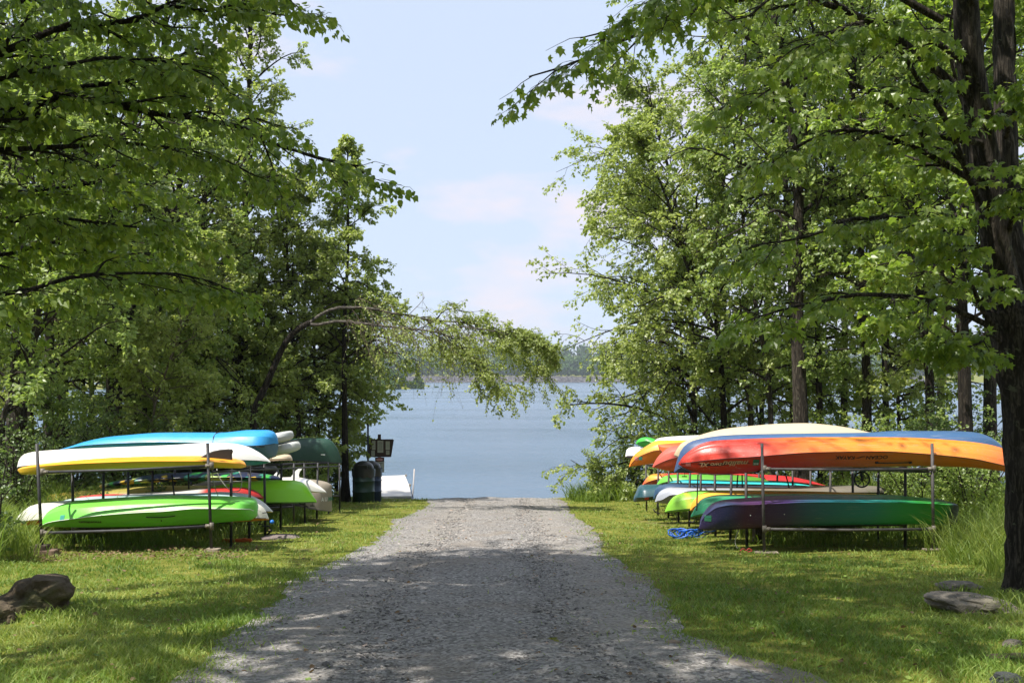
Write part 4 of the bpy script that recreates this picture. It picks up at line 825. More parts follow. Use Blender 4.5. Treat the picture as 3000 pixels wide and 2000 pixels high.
boat('tealgrey', 'kayak', 'pale teal grey and white kayak with a yellow edge, left low rail', 'kayak', 16.1, 0.38,
     [(170, 1472), (200, 1462), (300, 1453), (450, 1448), (577, 1445), (641, 1441), (673, 1442), (721, 1447), (753, 1460), (782, 1480), (794, 1492), (799, 1496)],
     [(170, 1474), (300, 1490), (450, 1494), (600, 1494), (721, 1494), (775, 1496), (799, 1498)],
     [(170, 1477), (300, 1502), (450, 1510), (600, 1510), (721, 1506), (780, 1503), (799, 1500)],
     mat_boat('teal_grey_hull', [(0, (0.40, 0.48, 0.48)), (0.75, (0.30, 0.48, 0.48)), (0.86, (0.50, 0.56, 0.60)), (0.94, (0.66, 0.67, 0.66)), (1, (0.68, 0.68, 0.66))], 0.33, wear=0.12), mat_boat('yellow_under', [(0, (0.6, 0.5, 0.08)), (1, (0.68, 0.55, 0.08))], 0.36), fl=(0.3, 2), frr=(0.4, 2))
boat('redwhite', 'kayak', 'white kayak with red ends lying between the yellow and the teal grey kayaks', 'kayak', 17.2, 0.36,
     [(204, 1465), (239, 1453), (303, 1449), (351, 1449), (500, 1440), (622, 1429), (705, 1427), (737, 1434), (760, 1444), (772, 1456)],
     [(204, 1466), (303, 1462), (500, 1456), (622, 1452), (720, 1452), (772, 1458)],
     [(204, 1468), (303, 1474), (500, 1476), (622, 1476), (720, 1470), (772, 1460)],
     mat_boat('red_white_hull', [(0, (0.62, 0.04, 0.05)), (0.24, (0.64, 0.05, 0.06)), (0.29, (0.50, 0.48, 0.46)), (0.68, (0.56, 0.54, 0.50)), (0.73, (0.42, 0.025, 0.02)), (1, (0.40, 0.02, 0.02))], 0.36, mottle=0.01), mat_boat('red_white_deck', [(0, (0.5, 0.03, 0.03)), (1, (0.35, 0.02, 0.02))], 0.4), fl=LP, frr=LP)
boat('mustard', 'kayak', 'mustard yellow kayak with a squared bow behind the white and red one', 'kayak', 18.3, 0.36,
     [(140, 1470), (141, 1455), (152, 1447), (191, 1443), (319, 1433), (500, 1423), (600, 1424), (680, 1430), (720, 1442)],
     [(140, 1471), (160, 1466), (191, 1464), (319, 1456), (500, 1448), (680, 1448), (720, 1444)],
     [(140, 1473), (160, 1474), (191, 1474), (319, 1472), (500, 1470), (680, 1465), (720, 1448)],
     mat_boat('mustard_hull', [(0, (0.58, 0.38, 0.04)), (0.06, (0.48, 0.34, 0.05)), (0.3, (0.30, 0.25, 0.05)), (1, (0.34, 0.26, 0.05))], 0.4), mat_boat('mustard_deck', [(0, (0.6, 0.4, 0.05)), (1, (0.3, 0.22, 0.04))], 0.4), fl=(0.10, 2.4), frr=LP)
boat('limemid', 'kayak', 'lime yellow green kayak with a wide bow in the middle of the left rack', 'kayak', 17.7, 0.39,
     [(560, 1440), (620, 1424), (690, 1414), (750, 1409), (801, 1406), (852, 1406), (878, 1411), (893, 1420), (905, 1434), (916, 1451), (927, 1466)],
     [(560, 1441), (620, 1452), (690, 1462), (750, 1468), (800, 1471), (860, 1471), (927, 1470)],
     [(560, 1443), (620, 1460), (690, 1470), (750, 1475), (800, 1477), (860, 1476), (927, 1472)],
     mat_boat('lime_yellow_green_hull', [(0, (0.13, 0.30, 0.03)), (0.4, (0.26, 0.60, 0.025)), (1, (0.26, 0.66, 0.02))], 0.3, wear=0.06), mat_boat('lime_under_shaded', [(0, (0.08, 0.3, 0.02)), (1, (0.10, 0.40, 0.02))], 0.36), fl=LP, frr=(0.35, 2.0))  # shade painted in: hull darker at its left end, underside a darkened copy
tube_on('limemid', [(868, 1473), (874, 1482), (892, 1491)], 0.010, black, 'skeg', -0.05)
def mat_patchwork():
    t = NT('patchwork_board'); v = t.coord('Generated', (26, 1, 5)); vo = t.n('ShaderNodeTexVoronoi'); vo.inputs['Scale'].default_value = 1.0; t.l(v, vo.inputs['Vector'])
    sp = t.n('ShaderNodeSeparateXYZ'); t.l(vo.outputs['Color'], sp.inputs[0])
    c = t.ramp(sp.outputs[0], [(0, (0.012, 0.02, 0.06)), (0.42, (0.012, 0.03, 0.05)), (0.52, (0.45, 0.30, 0.03)), (0.66, (0.04, 0.25, 0.18)), (0.76, (0.35, 0.45, 0.12)), (0.84, (0.01, 0.02, 0.05)), (0.93, (0.05, 0.35, 0.06))], 'CONSTANT'); return t.set(c, 0.35)
boat('patchwork', 'paddle_board', 'patchwork board of navy, yellow and green blocks above the lime kayak', 'paddle board', 18.9, 0.37,
     [(282, 1428), (300, 1418), (380, 1402), (450, 1391), (560, 1386), (686, 1385), (760, 1389), (801, 1394), (818, 1398), (824, 1403)],
     [(282, 1430), (380, 1412), (560, 1399), (686, 1397), (801, 1400), (824, 1405)],
     [(282, 1433), (320, 1430), (380, 1421), (560, 1411), (737, 1410), (801, 1408), (824, 1407)],
     mat_patchwork(), mat_patchwork(), sec='tube', fl=(0.3, 2.2), frr=(0.3, 2.2))
boat('tancanoelow', 'canoe', 'grey beige canoe with worn letters on its bow, low on the left rack', 'canoe', 20.8, 0.42,
     [(560, 1420), (620, 1408), (750, 1402), (824, 1400), (908, 1404), (949, 1409), (969, 1418), (980, 1434), (983, 1450), (980, 1470), (972, 1490)],
     [(560, 1440), (620, 1452), (750, 1462), (824, 1468), (893, 1480), (940, 1490), (972, 1497)],
     [(560, 1442), (620, 1455), (750, 1465), (824, 1471), (893, 1483), (940, 1493), (972, 1498)],
     mat_boat('grey_beige_hull', [(0, (0.24, 0.20, 0.15)), (1, (0.27, 0.23, 0.18))], 0.42, wear=0.30), mat_plain('beige_gunwale', (0.12, 0.10, 0.08), 0.5), sec='canoe', fl=(0.5, 2.2), frr=(0.20, 2.2))
letter('tancanoelow', 'A U', 938, 952, 1459, 1471, M['white_print'], 0.006, 0, 0.01, rot=False); letter('tancanoelow', 'M4', 955, 966, 1459, 1473, M['green_sticker'], 0.006, 0, 0.03, rot=False)
boat('whitefin', 'paddle_board', 'white paddle board with a tall white fin behind the lime kayak', 'paddle board', 19.8, 0.36,
     [(600, 1408), (700, 1402), (800, 1400), (852, 1400), (900, 1405), (930, 1422), (950, 1436), (956, 1441)],
     [(600, 1410), (700, 1408), (800, 1408), (870, 1416), (910, 1436), (956, 1442)],
     [(600, 1412), (700, 1414), (800, 1416), (850, 1424), (900, 1442), (956, 1443)],
     mat_boat('chalk_white_board', [(0, (0.66, 0.65, 0.60)), (0.78, (0.62, 0.60, 0.55)), (0.82, (0.24, 0.26, 0.34)), (0.86, (0.68, 0.66, 0.6)), (1, (0.68, 0.66, 0.6))], 0.38, wear=0.09, mottle=0.01), mat_boat('chalk_under', [(0, (0.5, 0.5, 0.45)), (1, (0.62, 0.6, 0.55))], 0.4), sec='board', fl=LP, frr=(0.35, 2))
fin('whitefin', 'fin', [(851, 1401), (858, 1388), (868, 1377), (879, 1370), (886, 1369), (885, 1374), (879, 1380), (876, 1390), (877, 1401)], 19.8, 0.008, M['white_print'])
fin('whitefin', 'fin', [(796, 1400), (803, 1390), (811, 1382), (813, 1384), (811, 1392), (812, 1400)], 19.7, 0.007, M['white_print'])
fin('whitefin', 'fin', [(812, 1400), (815, 1392), (822, 1385), (824, 1387), (822, 1393), (822, 1400)], 19.95, 0.007, M['white_print'])

# carry toggles at the bows that face the drive
for key, B in BOATS.items():
    if B['root']['category'] != 'kayak': continue
    right = B['c'][0] > 0; i = 3 if right else len(B['X']) - 4; x = B['X'][i] - B['c'][0]; z = B['zb'][i] - B['c'][2]; b = B['b'][i]
    bm = bmesh.new(); bm_tube(bm, [(x, -b * .3, z + .01), (x, -b * .4, z - .025), (x, -b * .3, z - .045)], .003, 5); bm_tube(bm, [(x - .035, -b * .3, z - .05), (x + .035, -b * .3, z - .052)], .008, 6); bm_obj('carry_toggle', bm, black, B['root'], True)

# moulded seam round each kayak
for key, B in BOATS.items():
    if B['root']['category'] != 'kayak': continue
    sl = slice(1, -1); P = [(x - B['c'][0], -b - .001, z - B['c'][2]) for x, b, z in zip(B['X'][sl], B['b'][sl], B['zm'][sl])] + [(x - B['c'][0], b + .001, z - B['c'][2]) for x, b, z in zip(B['X'][sl][::-1], B['b'][sl][::-1], B['zm'][sl][::-1])]
    bm = bmesh.new(); bm_tube(bm, P + [P[0]], .0042, 4, False); bm_obj('seam', bm, M['dark_print'] if B['c'][1] > 14.5 else B['root'].children[1].data.materials[0], B['root'], True)
# ---------------------------------------------------------------- small things by the racks
def at_gnd(x, Y): X = (x - 1500) * Y / 3200; return np.array([X, Y, float(hgt(X, Y))])
# feet under the posts
def block(name, label, cat, x, y, s, mat, rz=0, dz=0, bev=0.006):
    g = float(hgt(x, y)) + dz; bm = bmesh.new(); bm_box(bm, (0, 0, s[2] / 2), s, rz, bev)
    o = bm_obj(name, bm, mat); o.location = (x, y, g); return tag(o, label, cat)
lx = -5.60 - .0125 * 13.5; lyn = 13.47 - .05
b = block('paver_block', 'large brown paver lying under the near left rack post', 'block', lx + .03, lyn - .02, (0.30, 0.22, 0.10), M['block'], 0.1, -0.02)
b2 = block('paver_block', 'small dark paver stacked on the large one under the near left post', 'block', lx - .02, lyn, (0.19, 0.17, 0.055), mat_plain('dark_paver', (0.07, 0.05, 0.04), 0.9), 0.05, 0.08)
rx_ = -3.55 - .0125 * 13.5; ryn = 13.47 + .05
block('timber_pad', 'weathered timber pad under the right post of the near left rack frame', 'board', rx_, ryn, (0.18, 0.16, 0.03), M['slab'], 0.3, 0.0)
block('timber_pad', 'second thin weathered board stacked crosswise on the left rack timber pad', 'board', rx_ + .02, ryn + .005, (0.17, 0.11, 0.022), M['slab'], -0.15, 0.03)
block('timber_pad', 'flat thin board beneath the near right end post of the right rack', 'board', 5.40 - .17, 13.55, (0.26, 0.12, 0.02), M['slab'], 0.15, 0.015)
block('timber_pad', 'flat grey board beneath the near left post of the right rack', 'board', 3.32 - .17, 13.55, (0.30, 0.14, 0.018), M['slab'], -0.1, 0.005)
# wooden stump behind the right rack post
p = at_gnd(2222, 15.2); bm = bmesh.new(); bm_box(bm, (0, 0, .12), (0.14, 0.12, 0.27), 0.2, 0.006)
o = bm_obj('wooden_stump', bm, mat_bark('old_wood', (0.12, 0.09, 0.06), (0.28, 0.21, 0.14))); o.location = p.tolist(); tag(o, 'short square wooden stump behind the near post of the right rack', 'stump')
# blue rope heap
bm = bmesh.new(); c0 = at_gnd(2012, 16.2); rr = random.Random(3); P = []
for i in range(150):
    a = i * 0.42; k = i / 150
    P.append((-0.20 + 0.40 * k + 0.10 * math.cos(a) + rr.uniform(-.01, .01), 0.06 * math.sin(a * 0.9 + 1), 0.06 + 0.055 * math.sin(a) + 0.015 * math.sin(a * .37)))
for i in range(12): P.append((0.20 + 0.035 * i, -0.05, 0.07 + 0.008 * i + .01 * math.sin(i)))
bm_tube(bm, P, 0.0105, 7); o = bm_obj('rope', bm, mat_plain('blue_rope', (0.015, 0.11, 0.50), 0.45, var=0.4, scale=30), None, True); o.location = c0.tolist(); tag(o, 'heap of bright blue rope on the grass under the lime and sea green kayaks', 'rope')
# kayak cart hanging under the right rack
Yc = 14.25; cc = W(2525, 1404, Yc); root = empty('kayak_cart', cc, 'black spoked wheel cart hanging from the top rail of the right rack', 'cart')
bm = bmesh.new(); P = [(0.098 * math.cos(t), 0, 0.098 * math.sin(t)) for t in np.linspace(0, 2 * math.pi, 33)]; bm_tube(bm, P, 0.011, 8, False); bm_obj('tyre', bm, black, root, True)
bm = bmesh.new()
for i in range(8):
    t = i * math.pi / 4 + .2; bm_tube(bm, [(0, 0, 0), (0.05 * math.cos(t + .2), 0, 0.05 * math.sin(t + .2)), (0.095 * math.cos(t), 0, 0.095 * math.sin(t))], 0.005, 6)
bm_tube(bm, [(0, -.02, 0), (0, .02, 0)], 0.018, 10); bm_obj('wheel_spokes', bm, black, root)
bm = bmesh.new(); bm_tube(bm, [(0, 0.02, 0), (0.01, 0.03, 0.11), (-0.03, 0.06, 0.20)], 0.012, 8); bm_tube(bm, [(-.1, .05, .165), (.1, .05, .165)], 0.018, 8); bm_obj('frame', bm, black, root, True)
# hanging gear at the end of the left rack
def gear(name, label, Y, parts, cat):
    o0 = W(*parts[0][0][0], Y); bm = bmesh.new()
    for pts, r in parts: bm_tube(bm, [W(x, y, Y) - o0 for x, y in pts], r, 8)
    o = bm_obj(name, bm, black, None, True); o.location = o0.tolist(); return tag(o, label, cat)
gear('foot_pedal', 'black rudder pedal and bar hanging below the orange decked kayak', 15.3, [([(789, 1520), (790, 1535), (791, 1549)], 0.007), ([(797, 1551), (790, 1558), (783, 1565)], 0.014)], 'pedal')
gear('paddle_leash', 'black flat handle dangling on a thin cord under the white kayak bow', 15.2, [([(780, 1524), (780, 1538)], 0.002), ([(769, 1539), (775, 1541), (784, 1541), (790, 1540)], 0.010)], 'handle')
gear('stirrup', 'black stirrup shaped handle hanging below the lime green kayak on the right', 16.9, [([(2027, 1512), (2027, 1524)], 0.003), ([(2019, 1525), (2023, 1529), (2030, 1529), (2035, 1525)], 0.012)], 'handle')
gear('anchor', 'dark folding anchor hanging under the navy and silver kayaks', 18.6, [([(1924, 1474), (1925, 1485), (1920, 1491)], 0.006), ([(1914, 1490), (1919, 1498), (1927, 1503), (1934, 1502)], 0.010), ([(1928, 1476), (1932, 1490), (1934, 1501)], 0.003)], 'anchor')
bm = bmesh.new(); bmesh.ops.create_uvsphere(bm, u_segments=16, v_segments=10, radius=0.032); o = bm_obj('float_ball', bm, mat_plain('blue_plastic', (0.02, 0.16, 0.55), 0.3), None, True); o.location = W(797, 1528, 15.9).tolist(); tag(o, 'small blue float ball hanging at the end of the left rack', 'float')
def cord(label, Y, pts, r, mat):
    o0 = W(*pts[0], Y); P = resample([W(x, y, Y) for x, y in pts], 24) - o0; bm = bmesh.new(); bm_tube(bm, P, r, 6); o = bm_obj('cord', bm, mat, None, True); o.location = o0.tolist(); return tag(o, label, 'cord')
M['rope_grey'] = mat_plain('pale_rope', (0.36, 0.35, 0.32), 0.7)
cord('pale rope looping down from the end of the orange paddle board', 14.6, [(635, 1373), (640, 1392), (652, 1412), (668, 1430), (684, 1439), (698, 1438), (707, 1422), (708, 1400), (700, 1380)], 0.006, M['rope_grey'])
cord('pale cord hanging beside the second post of the left rack', 14.3, [(621, 1373), (623, 1395), (628, 1420), (634, 1440), (640, 1456)], 0.005, M['rope_grey'])
cord('pale bent cord hanging to the grass under the purple kayak', 13.9, [(2164, 1553), (2157, 1568), (2154, 1585), (2157, 1600), (2162, 1606)], 0.006, M['rope_grey'])
for lab, pts in (('black strap hanging between the shelves near the middle of the right rack', [(2300, 1385), (2306, 1405), (2312, 1428)]), ('black strap left of the near post of the right rack', [(2162, 1390), (2160, 1410), (2159, 1428)]), ('thin black strap beside the other one, right rack', [(2174, 1390), (2175, 1428)]), ('long black bar hanging from the bow of the blue kayak to the low shelf', [(2045, 1388), (2043, 1440), (2041, 1495)])):
    cord(lab, 14.35, pts, 0.009, black)
for lab, pts in (('black strap hanging in the left rack above the white kayak', [(504, 1390), (507, 1420), (511, 1456)]), ('thin black post strap further right in the left rack', [(552, 1385), (553, 1431)])): cord(lab, 15.3, pts, 0.012, black)
# red and white tangle and orange thing on the grass
cord('red and white line tangled on the grass by the near right post', 13.45, [(2168, 1613), (2178, 1606), (2186, 1612), (2194, 1606), (2203, 1612), (2190, 1616)], 0.007, mat_plain('red_line', (0.5, 0.05, 0.05), 0.5))
p = at_gnd(695, 15.4); bm = bmesh.new(); bm_box(bm, (0, 0, .03), (0.42, 0.06, 0.045), 0.05, 0.012); bm_box(bm, (.1, -.01, .058), (0.05, 0.03, 0.012), 0, 0.003); o = bm_obj('paddle_float', bm, mat_plain('orange_plastic', (0.5, 0.10, 0.02), 0.5)); o.location = p.tolist(); tag(o, 'dull orange float lying in the shade under the left rack', 'float')
# ---- rocks
def mat_rock(name, a, b, moss=(0.06, 0.075, 0.02)):
    t = NT(name); v = t.coord('Object'); n1 = t.noise(v, 4.5, 8, 0.68, 0.4); n2 = t.noise(v, 2.0, 4, .6)
    c = t.ramp(n1, [(0.3, a), (0.7, b)]); c = t.mix(t.ramp(n2, [(0.52, (0, 0, 0)), (0.68, (.8, .8, .8))]), c, moss); t.bump(n1, 1.0, 0.09); return t.set(c, 0.92, 0, 0.2)
M['rock_brown'] = mat_rock('brown_rock', (0.045, 0.034, 0.022), (0.165, 0.128, 0.085)); M['rock_grey'] = mat_rock('grey_rock', (0.12, 0.105, 0.085), (0.33, 0.29, 0.245), (0.13, 0.125, 0.08)); M['rock_dark'] = mat_rock('dark_rock', (0.03, 0.032, 0.035), (0.10, 0.105, 0.11))
def rock(label, x, y, s, mat, seed, rz=0.0, sink=0.25, ridges=0.0, shear=0.0):
    bm = bmesh.new(); bmesh.ops.create_icosphere(bm, subdivisions=5, radius=1.0)
    for v in bm.verts:
        c = v.co.copy(); q = c * 1.1 + Vector((seed * 7.1, seed * 3.3, 0)); d = mnoise.noise(q) * 0.32 + mnoise.noise(q * 2.3) * 0.15 + mnoise.noise(q * 5.5) * 0.06 + mnoise.noise(q * 13) * 0.03 + mnoise.noise(q * 29) * 0.02 + 0.10 * abs(mnoise.noise(q * 1.7 + Vector((5, 2, 9))))
        d += ridges * math.sin(c.z * 9 + c.x * 5 + 3 * mnoise.noise(q)) ; f = 1 + d
        c = Vector((c.x * f, max(-.95, min(.95, c.y * f)), min(.75 + .3 * (c.z * f - .75), c.z * f))); v.co = Vector((c.x + shear * c.z, c.y, c.z))
    bmesh.ops.scale(bm, verts=bm.verts[:], vec=s); bmesh.ops.rotate(bm, verts=bm.verts[:], cent=(0, 0, 0), matrix=__import__('mathutils').Matrix.Rotation(rz, 3, 'Z'))
    o = bm_obj('boulder' if max(s) > .2 else 'stone', bm, mat, None, False); g = float(hgt(x, y)); o.location = (x, y, g + s[2] * (1 - 2 * sink) * 0.6); return tag(o, label, 'rock')
def gxy(x, y):
    Y = 8.0
    for _ in range(30):
        X = (x - 1500) * Y / 3200; z = float(hgt(X, Y)); Y2 = 3200 * (EZ - z) / (y - HY); Y = 0.5 * Y + 0.5 * Y2
    return (x - 1500) * Y / 3200, Y
X, Y = gxy(120, 1800); rock('ridged brown boulder in the grass at the left edge below the rack', X - .16, Y + .25, (0.27, 0.24, 0.24), M['rock_brown'], 3, 0.15, 0.32, 0.09, 0.4)
X, Y = gxy(-20, 1830); rock('low pale brown rock against the left boulder at the picture edge', X - .1, Y + .1, (0.20, 0.18, 0.12), M['rock_brown'], 5, 0, 0.2, 0.02)
X, Y = gxy(2835, 1800); rock('broad grey brown boulder sunk in the grass near the big maple trunk', X + .15, Y + .2, (0.31, 0.22, 0.105), M['rock_grey'], 8, -0.25, 0.22, 0.05, -.5)
X, Y = gxy(2790, 1738); rock('flat darker rock behind the broad boulder by the big maple', X + .1, Y + .1, (0.17, 0.13, 0.06), M['rock_grey'], 9, -0.1, 0.1)
X, Y = gxy(2965, 1890); rock('small pale rounded stone at the right edge of the lawn', X, Y, (0.05, 0.05, 0.035), M['rock_grey'], 12, 0, .3)
X, Y = gxy(2955, 1928); rock('flat brown stone just below the small rounded one at the right edge', X, Y, (0.13, 0.06, 0.025), M['rock_brown'], 13, 0, .3)
X, Y = gxy(2950, 1998); rock('angular black stone in the bottom right corner', X, Y, (0.075, 0.06, 0.05), M['rock_dark'], 14, 0, .3)
X, Y = gxy(820, 1578); rock('flat reddish rock flush with the lawn beside the left rack', X, Y + .1, (0.27, 0.20, 0.045), mat_rock('pink_rock', (0.13, 0.105, 0.10), (0.27, 0.22, 0.21), (.2, .17, .15)), 15, 0, .25)
for i, (x, y, s) in enumerate([(2218, 1972, .022), (1968, 1887, .05), (1760, 1563, .04), (1960, 1900, .03), (1450, 1850, .018), (1250, 1800, .02), (2105, 1905, .035), (1745, 1935, .02), (905, 1925, .018), (1580, 1935, .016)]):
    X, Y = gxy(x, y); rock(['pale pebble on the gravel near the bottom edge, right of centre', 'larger tan stone bedded flat in the right side of the drive', 'tan stone where the drive meets the right lawn', 'tan stone touching the larger bedded one on the drive', 'grey pebble on the shaded middle of the drive', 'dark pebble on the left half of the drive', 'tan flat stone on the right edge of the drive', 'grey pebble near the lower right of the drive', 'pale pebble at the left edge of the drive', 'small pale pebble near the bottom centre of the drive'][i], X, Y, (s, s * .8, s * (.5 if s > .024 else .8)), M['rock_grey'] if i in (0, 4, 7, 8, 9) else M['rock_dark'] if i == 5 else mat_rock('tan_stone', (.24, .18, .13), (.36, .28, .22), (.3, .24, .2)), 20 + i, 0, .3)
# ---- notice board, sign, barrels, post, dock by the water
Yn = 31.6; brown = mat_plain('dark_brown_wood', (0.050, 0.028, 0.022), 0.7, var=0.3, scale=20)
o0 = at_gnd(1111, Yn); root = empty('notice_board', o0, 'dark brown notice board with papers on a post by the water', 'notice board')
bm = bmesh.new(); bm_box(bm, np.array([0, .05, 1.05]), (0.085, 0.085, 2.1)); 
top = W(1111, 1272, Yn)[2] - o0[2]; bmesh.ops.scale(bm, verts=bm.verts[:], vec=(1, 1, top / 2.1)); bm_obj('post', bm, brown, root)
bm = bmesh.new(); P = [W(x, y, Yn) - o0 for x, y in ((1074, 1287), (1153, 1287), (1145, 1337), (1083, 1337))]
f = [bm.verts.new(p) for p in P]; r = [bm.verts.new(p + np.array([0, .035, 0])) for p in P]; bm.faces.new(f); bm.faces.new(r[::-1])
for i in range(4): bm.faces.new((f[i], f[(i + 1) % 4], r[(i + 1) % 4], r[i]))
bm_obj('board', bm, brown, root)
bm = bmesh.new()
for a, b in ((0, 1), (1, 2), (2, 3), (3, 0)): bm_tube(bm, [P[a] + np.array([0, -.008, 0]), P[b] + np.array([0, -.008, 0])], 0.012, 6)
bm_obj('board_frame', bm, brown, root)
paper = mat_plain('notice_paper', (0.46, 0.47, 0.40), 0.7, var=0.06)
prt = M['dark_print']
for (x0, y0, x1, y1, nl) in ((1090, 1290, 1100, 1317, 4), (1106, 1290, 1123, 1325, 12), (1130, 1292, 1142, 1317, 5), (1088, 1319, 1098, 1335, 3), (1131, 1319, 1141, 1331, 3)):
    bm = bmesh.new(); a, b = W(x0, y0, Yn) - o0, W(x1, y1, Yn) - o0; bm_box(bm, ((a[0] + b[0]) / 2, -.006, (a[2] + b[2]) / 2), (b[0] - a[0], .004, a[2] - b[2])); pp = bm_obj('paper', bm, paper, root)
    bm = bmesh.new()
    for i in range(nl):
        z = a[2] + (b[2] - a[2]) * (0.12 + 0.78 * i / nl); wd = (b[0] - a[0]) * (0.72 if i % 4 else 0.5); bm_box(bm, ((a[0] + b[0]) / 2, -.0095, z), (wd, .002, .0055))
    bm_obj('print', bm, prt, pp)
o1 = o0 + np.array([.02, -.01, 0]); root2 = empty('danger_sign', o1, 'white DANGER sign with a red heading below the notice board', 'sign')
bm = bmesh.new(); a, b = W(1099, 1339, Yn) - o1, W(1126, 1383, Yn) - o1; cx_, cz_ = (a[0] + b[0]) / 2, (a[2] + b[2]) / 2; bm_box(bm, (cx_, 0, cz_), (b[0] - a[0], .006, a[2] - b[2]), 0); pl = bm_obj('plate', bm, mat_plain('sign_white', (0.50, 0.51, 0.48), 0.5), root2)
bm = bmesh.new(); h_ = a[2] - b[2]; bm_box(bm, (cx_, -.005, a[2] - h_ * .145), ((b[0] - a[0]) * .97, .004, h_ * .27)); bm_obj('heading_panel', bm, mat_plain('sign_black', (0.02, 0.02, 0.02), 0.5), root2)
bm = bmesh.new(); P = [(cx_ + .105 * math.cos(t), -.0085, a[2] - h_ * .145 + .042 * math.sin(t)) for t in np.linspace(0, 2 * math.pi, 25)[:-1]]; bm.faces.new([bm.verts.new(p) for p in P]); bm_obj('heading_oval', bm, mat_plain('sign_red', (0.45, 0.03, 0.02), 0.5), root2)
def sign_text(s, w, h, x, z, mat, y=-.011):
    V, Fc = text_mesh(s, 0.03); V = V[:, :2]; mn, mx = V.min(0), V.max(0); V = (V - (mn + mx) / 2) / (mx - mn) * [w, h]
    me = bpy.data.meshes.new('lettering'); me.from_pydata([(x + v[0], y, z + v[1]) for v in V], [], Fc); link('lettering', me, mat, root2)
sign_text('DANGER', .17, .038, cx_, a[2] - h_ * .145, M['white_print'])
bm = bmesh.new()
for i, (wd, q) in enumerate(((.17, .40), (.10, .49), (.12, .56), (.17, .70), (.16, .78), (.10, .90))): bm_box(bm, (cx_ - (.02 if i in (1, 2) else 0), -.0045, a[2] - h_ * q), (wd, .002, .016))
bm_obj('print', bm, M['dark_print'], root2)
def barrel(label, x, Y, r, hb, col, lid, seed):
    p = at_gnd(x, Y); root = empty('trash_barrel', p, label, 'trash barrel', 'trash barrels by the notice board')
    bm = bmesh.new(); prof = [(0, r * .95), (0.02, r), (hb * .32, r), (hb * .33, r + .012), (hb * .35, r + .012), (hb * .36, r), (hb * .65, r), (hb * .66, r + .012), (hb * .68, r + .012), (hb * .69, r), (hb, r), (hb + .01, r + .012), (hb + .03, r + .012), (hb + .03, r - .01)]
    def lathe(bm, prof, k=28):
        rg = [[bm.verts.new((q * math.cos(2 * math.pi * j / k), q * math.sin(2 * math.pi * j / k), z)) for j in range(k)] for z, q in prof]
        for a_, b_ in zip(rg, rg[1:]):
            for j in range(k): bm.faces.new((a_[j], a_[(j + 1) % k], b_[(j + 1) % k], b_[j]))
        return rg
    rg = lathe(bm, prof); bm.faces.new(rg[0][::-1]); bm_obj('drum', bm, mat_plain('drum_paint', col, 0.42, 0.1, 0.3), root, True)
    bm = bmesh.new(); pr = [(hb + .02, r * .93), (hb + .06, r * .94)] + [(hb + .06 + .19 * math.sin(t), r * .93 * math.cos(t)) for t in np.linspace(.15, 1.45, 9)]
    rg = lathe(bm, pr); bm.faces.new(rg[-1]); bm_obj('dome_lid', bm, lid, root, True)
    bm = bmesh.new(); bm_box(bm, (0, -r * .78, hb + .10), (r * .9, .10, .10), 0, .01); bm_obj('lid_flap', bm, lid, root)
    bm = bmesh.new(); k = 48; rd = random.Random(seed); rg = []
    for z, q in ((hb + .035, r + .014), (hb - .03, r + .018), (hb - .12, r + .014), (hb - .17, r + .010)):
        rg.append([bm.verts.new(((q + rd.uniform(0, .012)) * math.cos(2 * math.pi * j / k), (q + rd.uniform(0, .012)) * math.sin(2 * math.pi * j / k), z + (rd.uniform(-.04, .02) if z < hb - .1 else 0))) for j in range(k)])
    for a_, b_ in zip(rg, rg[1:]):
        for j in range(k): bm.faces.new((a_[j], a_[(j + 1) % k], b_[(j + 1) % k], b_[j]))
    bm_obj('bin_bag', bm, mat_plain('black_bag', (0.02, 0.022, 0.024), 0.3), root, True); return root
lid = mat_plain('black_lid', (0.018, 0.018, 0.02), 0.28)
barrel('dark green trash barrel with a black dome lid, the nearer of the pair', 1065, 29.6, .295, .87, (0.012, 0.040, 0.032), lid, 1)
barrel('navy blue trash barrel with a black dome lid standing behind the green one', 1087, 30.5, .29, .90, (0.018, 0.035, 0.095), lid, 2)
p = at_gnd(1078, 31.0); bm = bmesh.new(); t_ = W(1074, 1240, 31.0)[2] - p[2]; bm_box(bm, (0, 0, t_ / 2), (.05, .05, t_))
bm2 = [bm_box(bm, (0, -.0255, .3 + i * .06), (.014, .003, .022)) for i in range(0)]
root = empty('sign_post', p, 'dark blue perforated square steel post beside the notice board', 'post'); bm_obj('post', bm, mat_plain('navy_steel', (0.02, 0.028, 0.075), 0.45, .3), root)
bm = bmesh.new(); [bm_box(bm, (-.012, -.0262, .9 + i * .045), (.012, .002, .018)) for i in range(int((t_ - 1) / .045))]; bm_obj('post_holes', bm, mat_plain('hole_light', (0.35, 0.38, 0.42), 0.6), root)
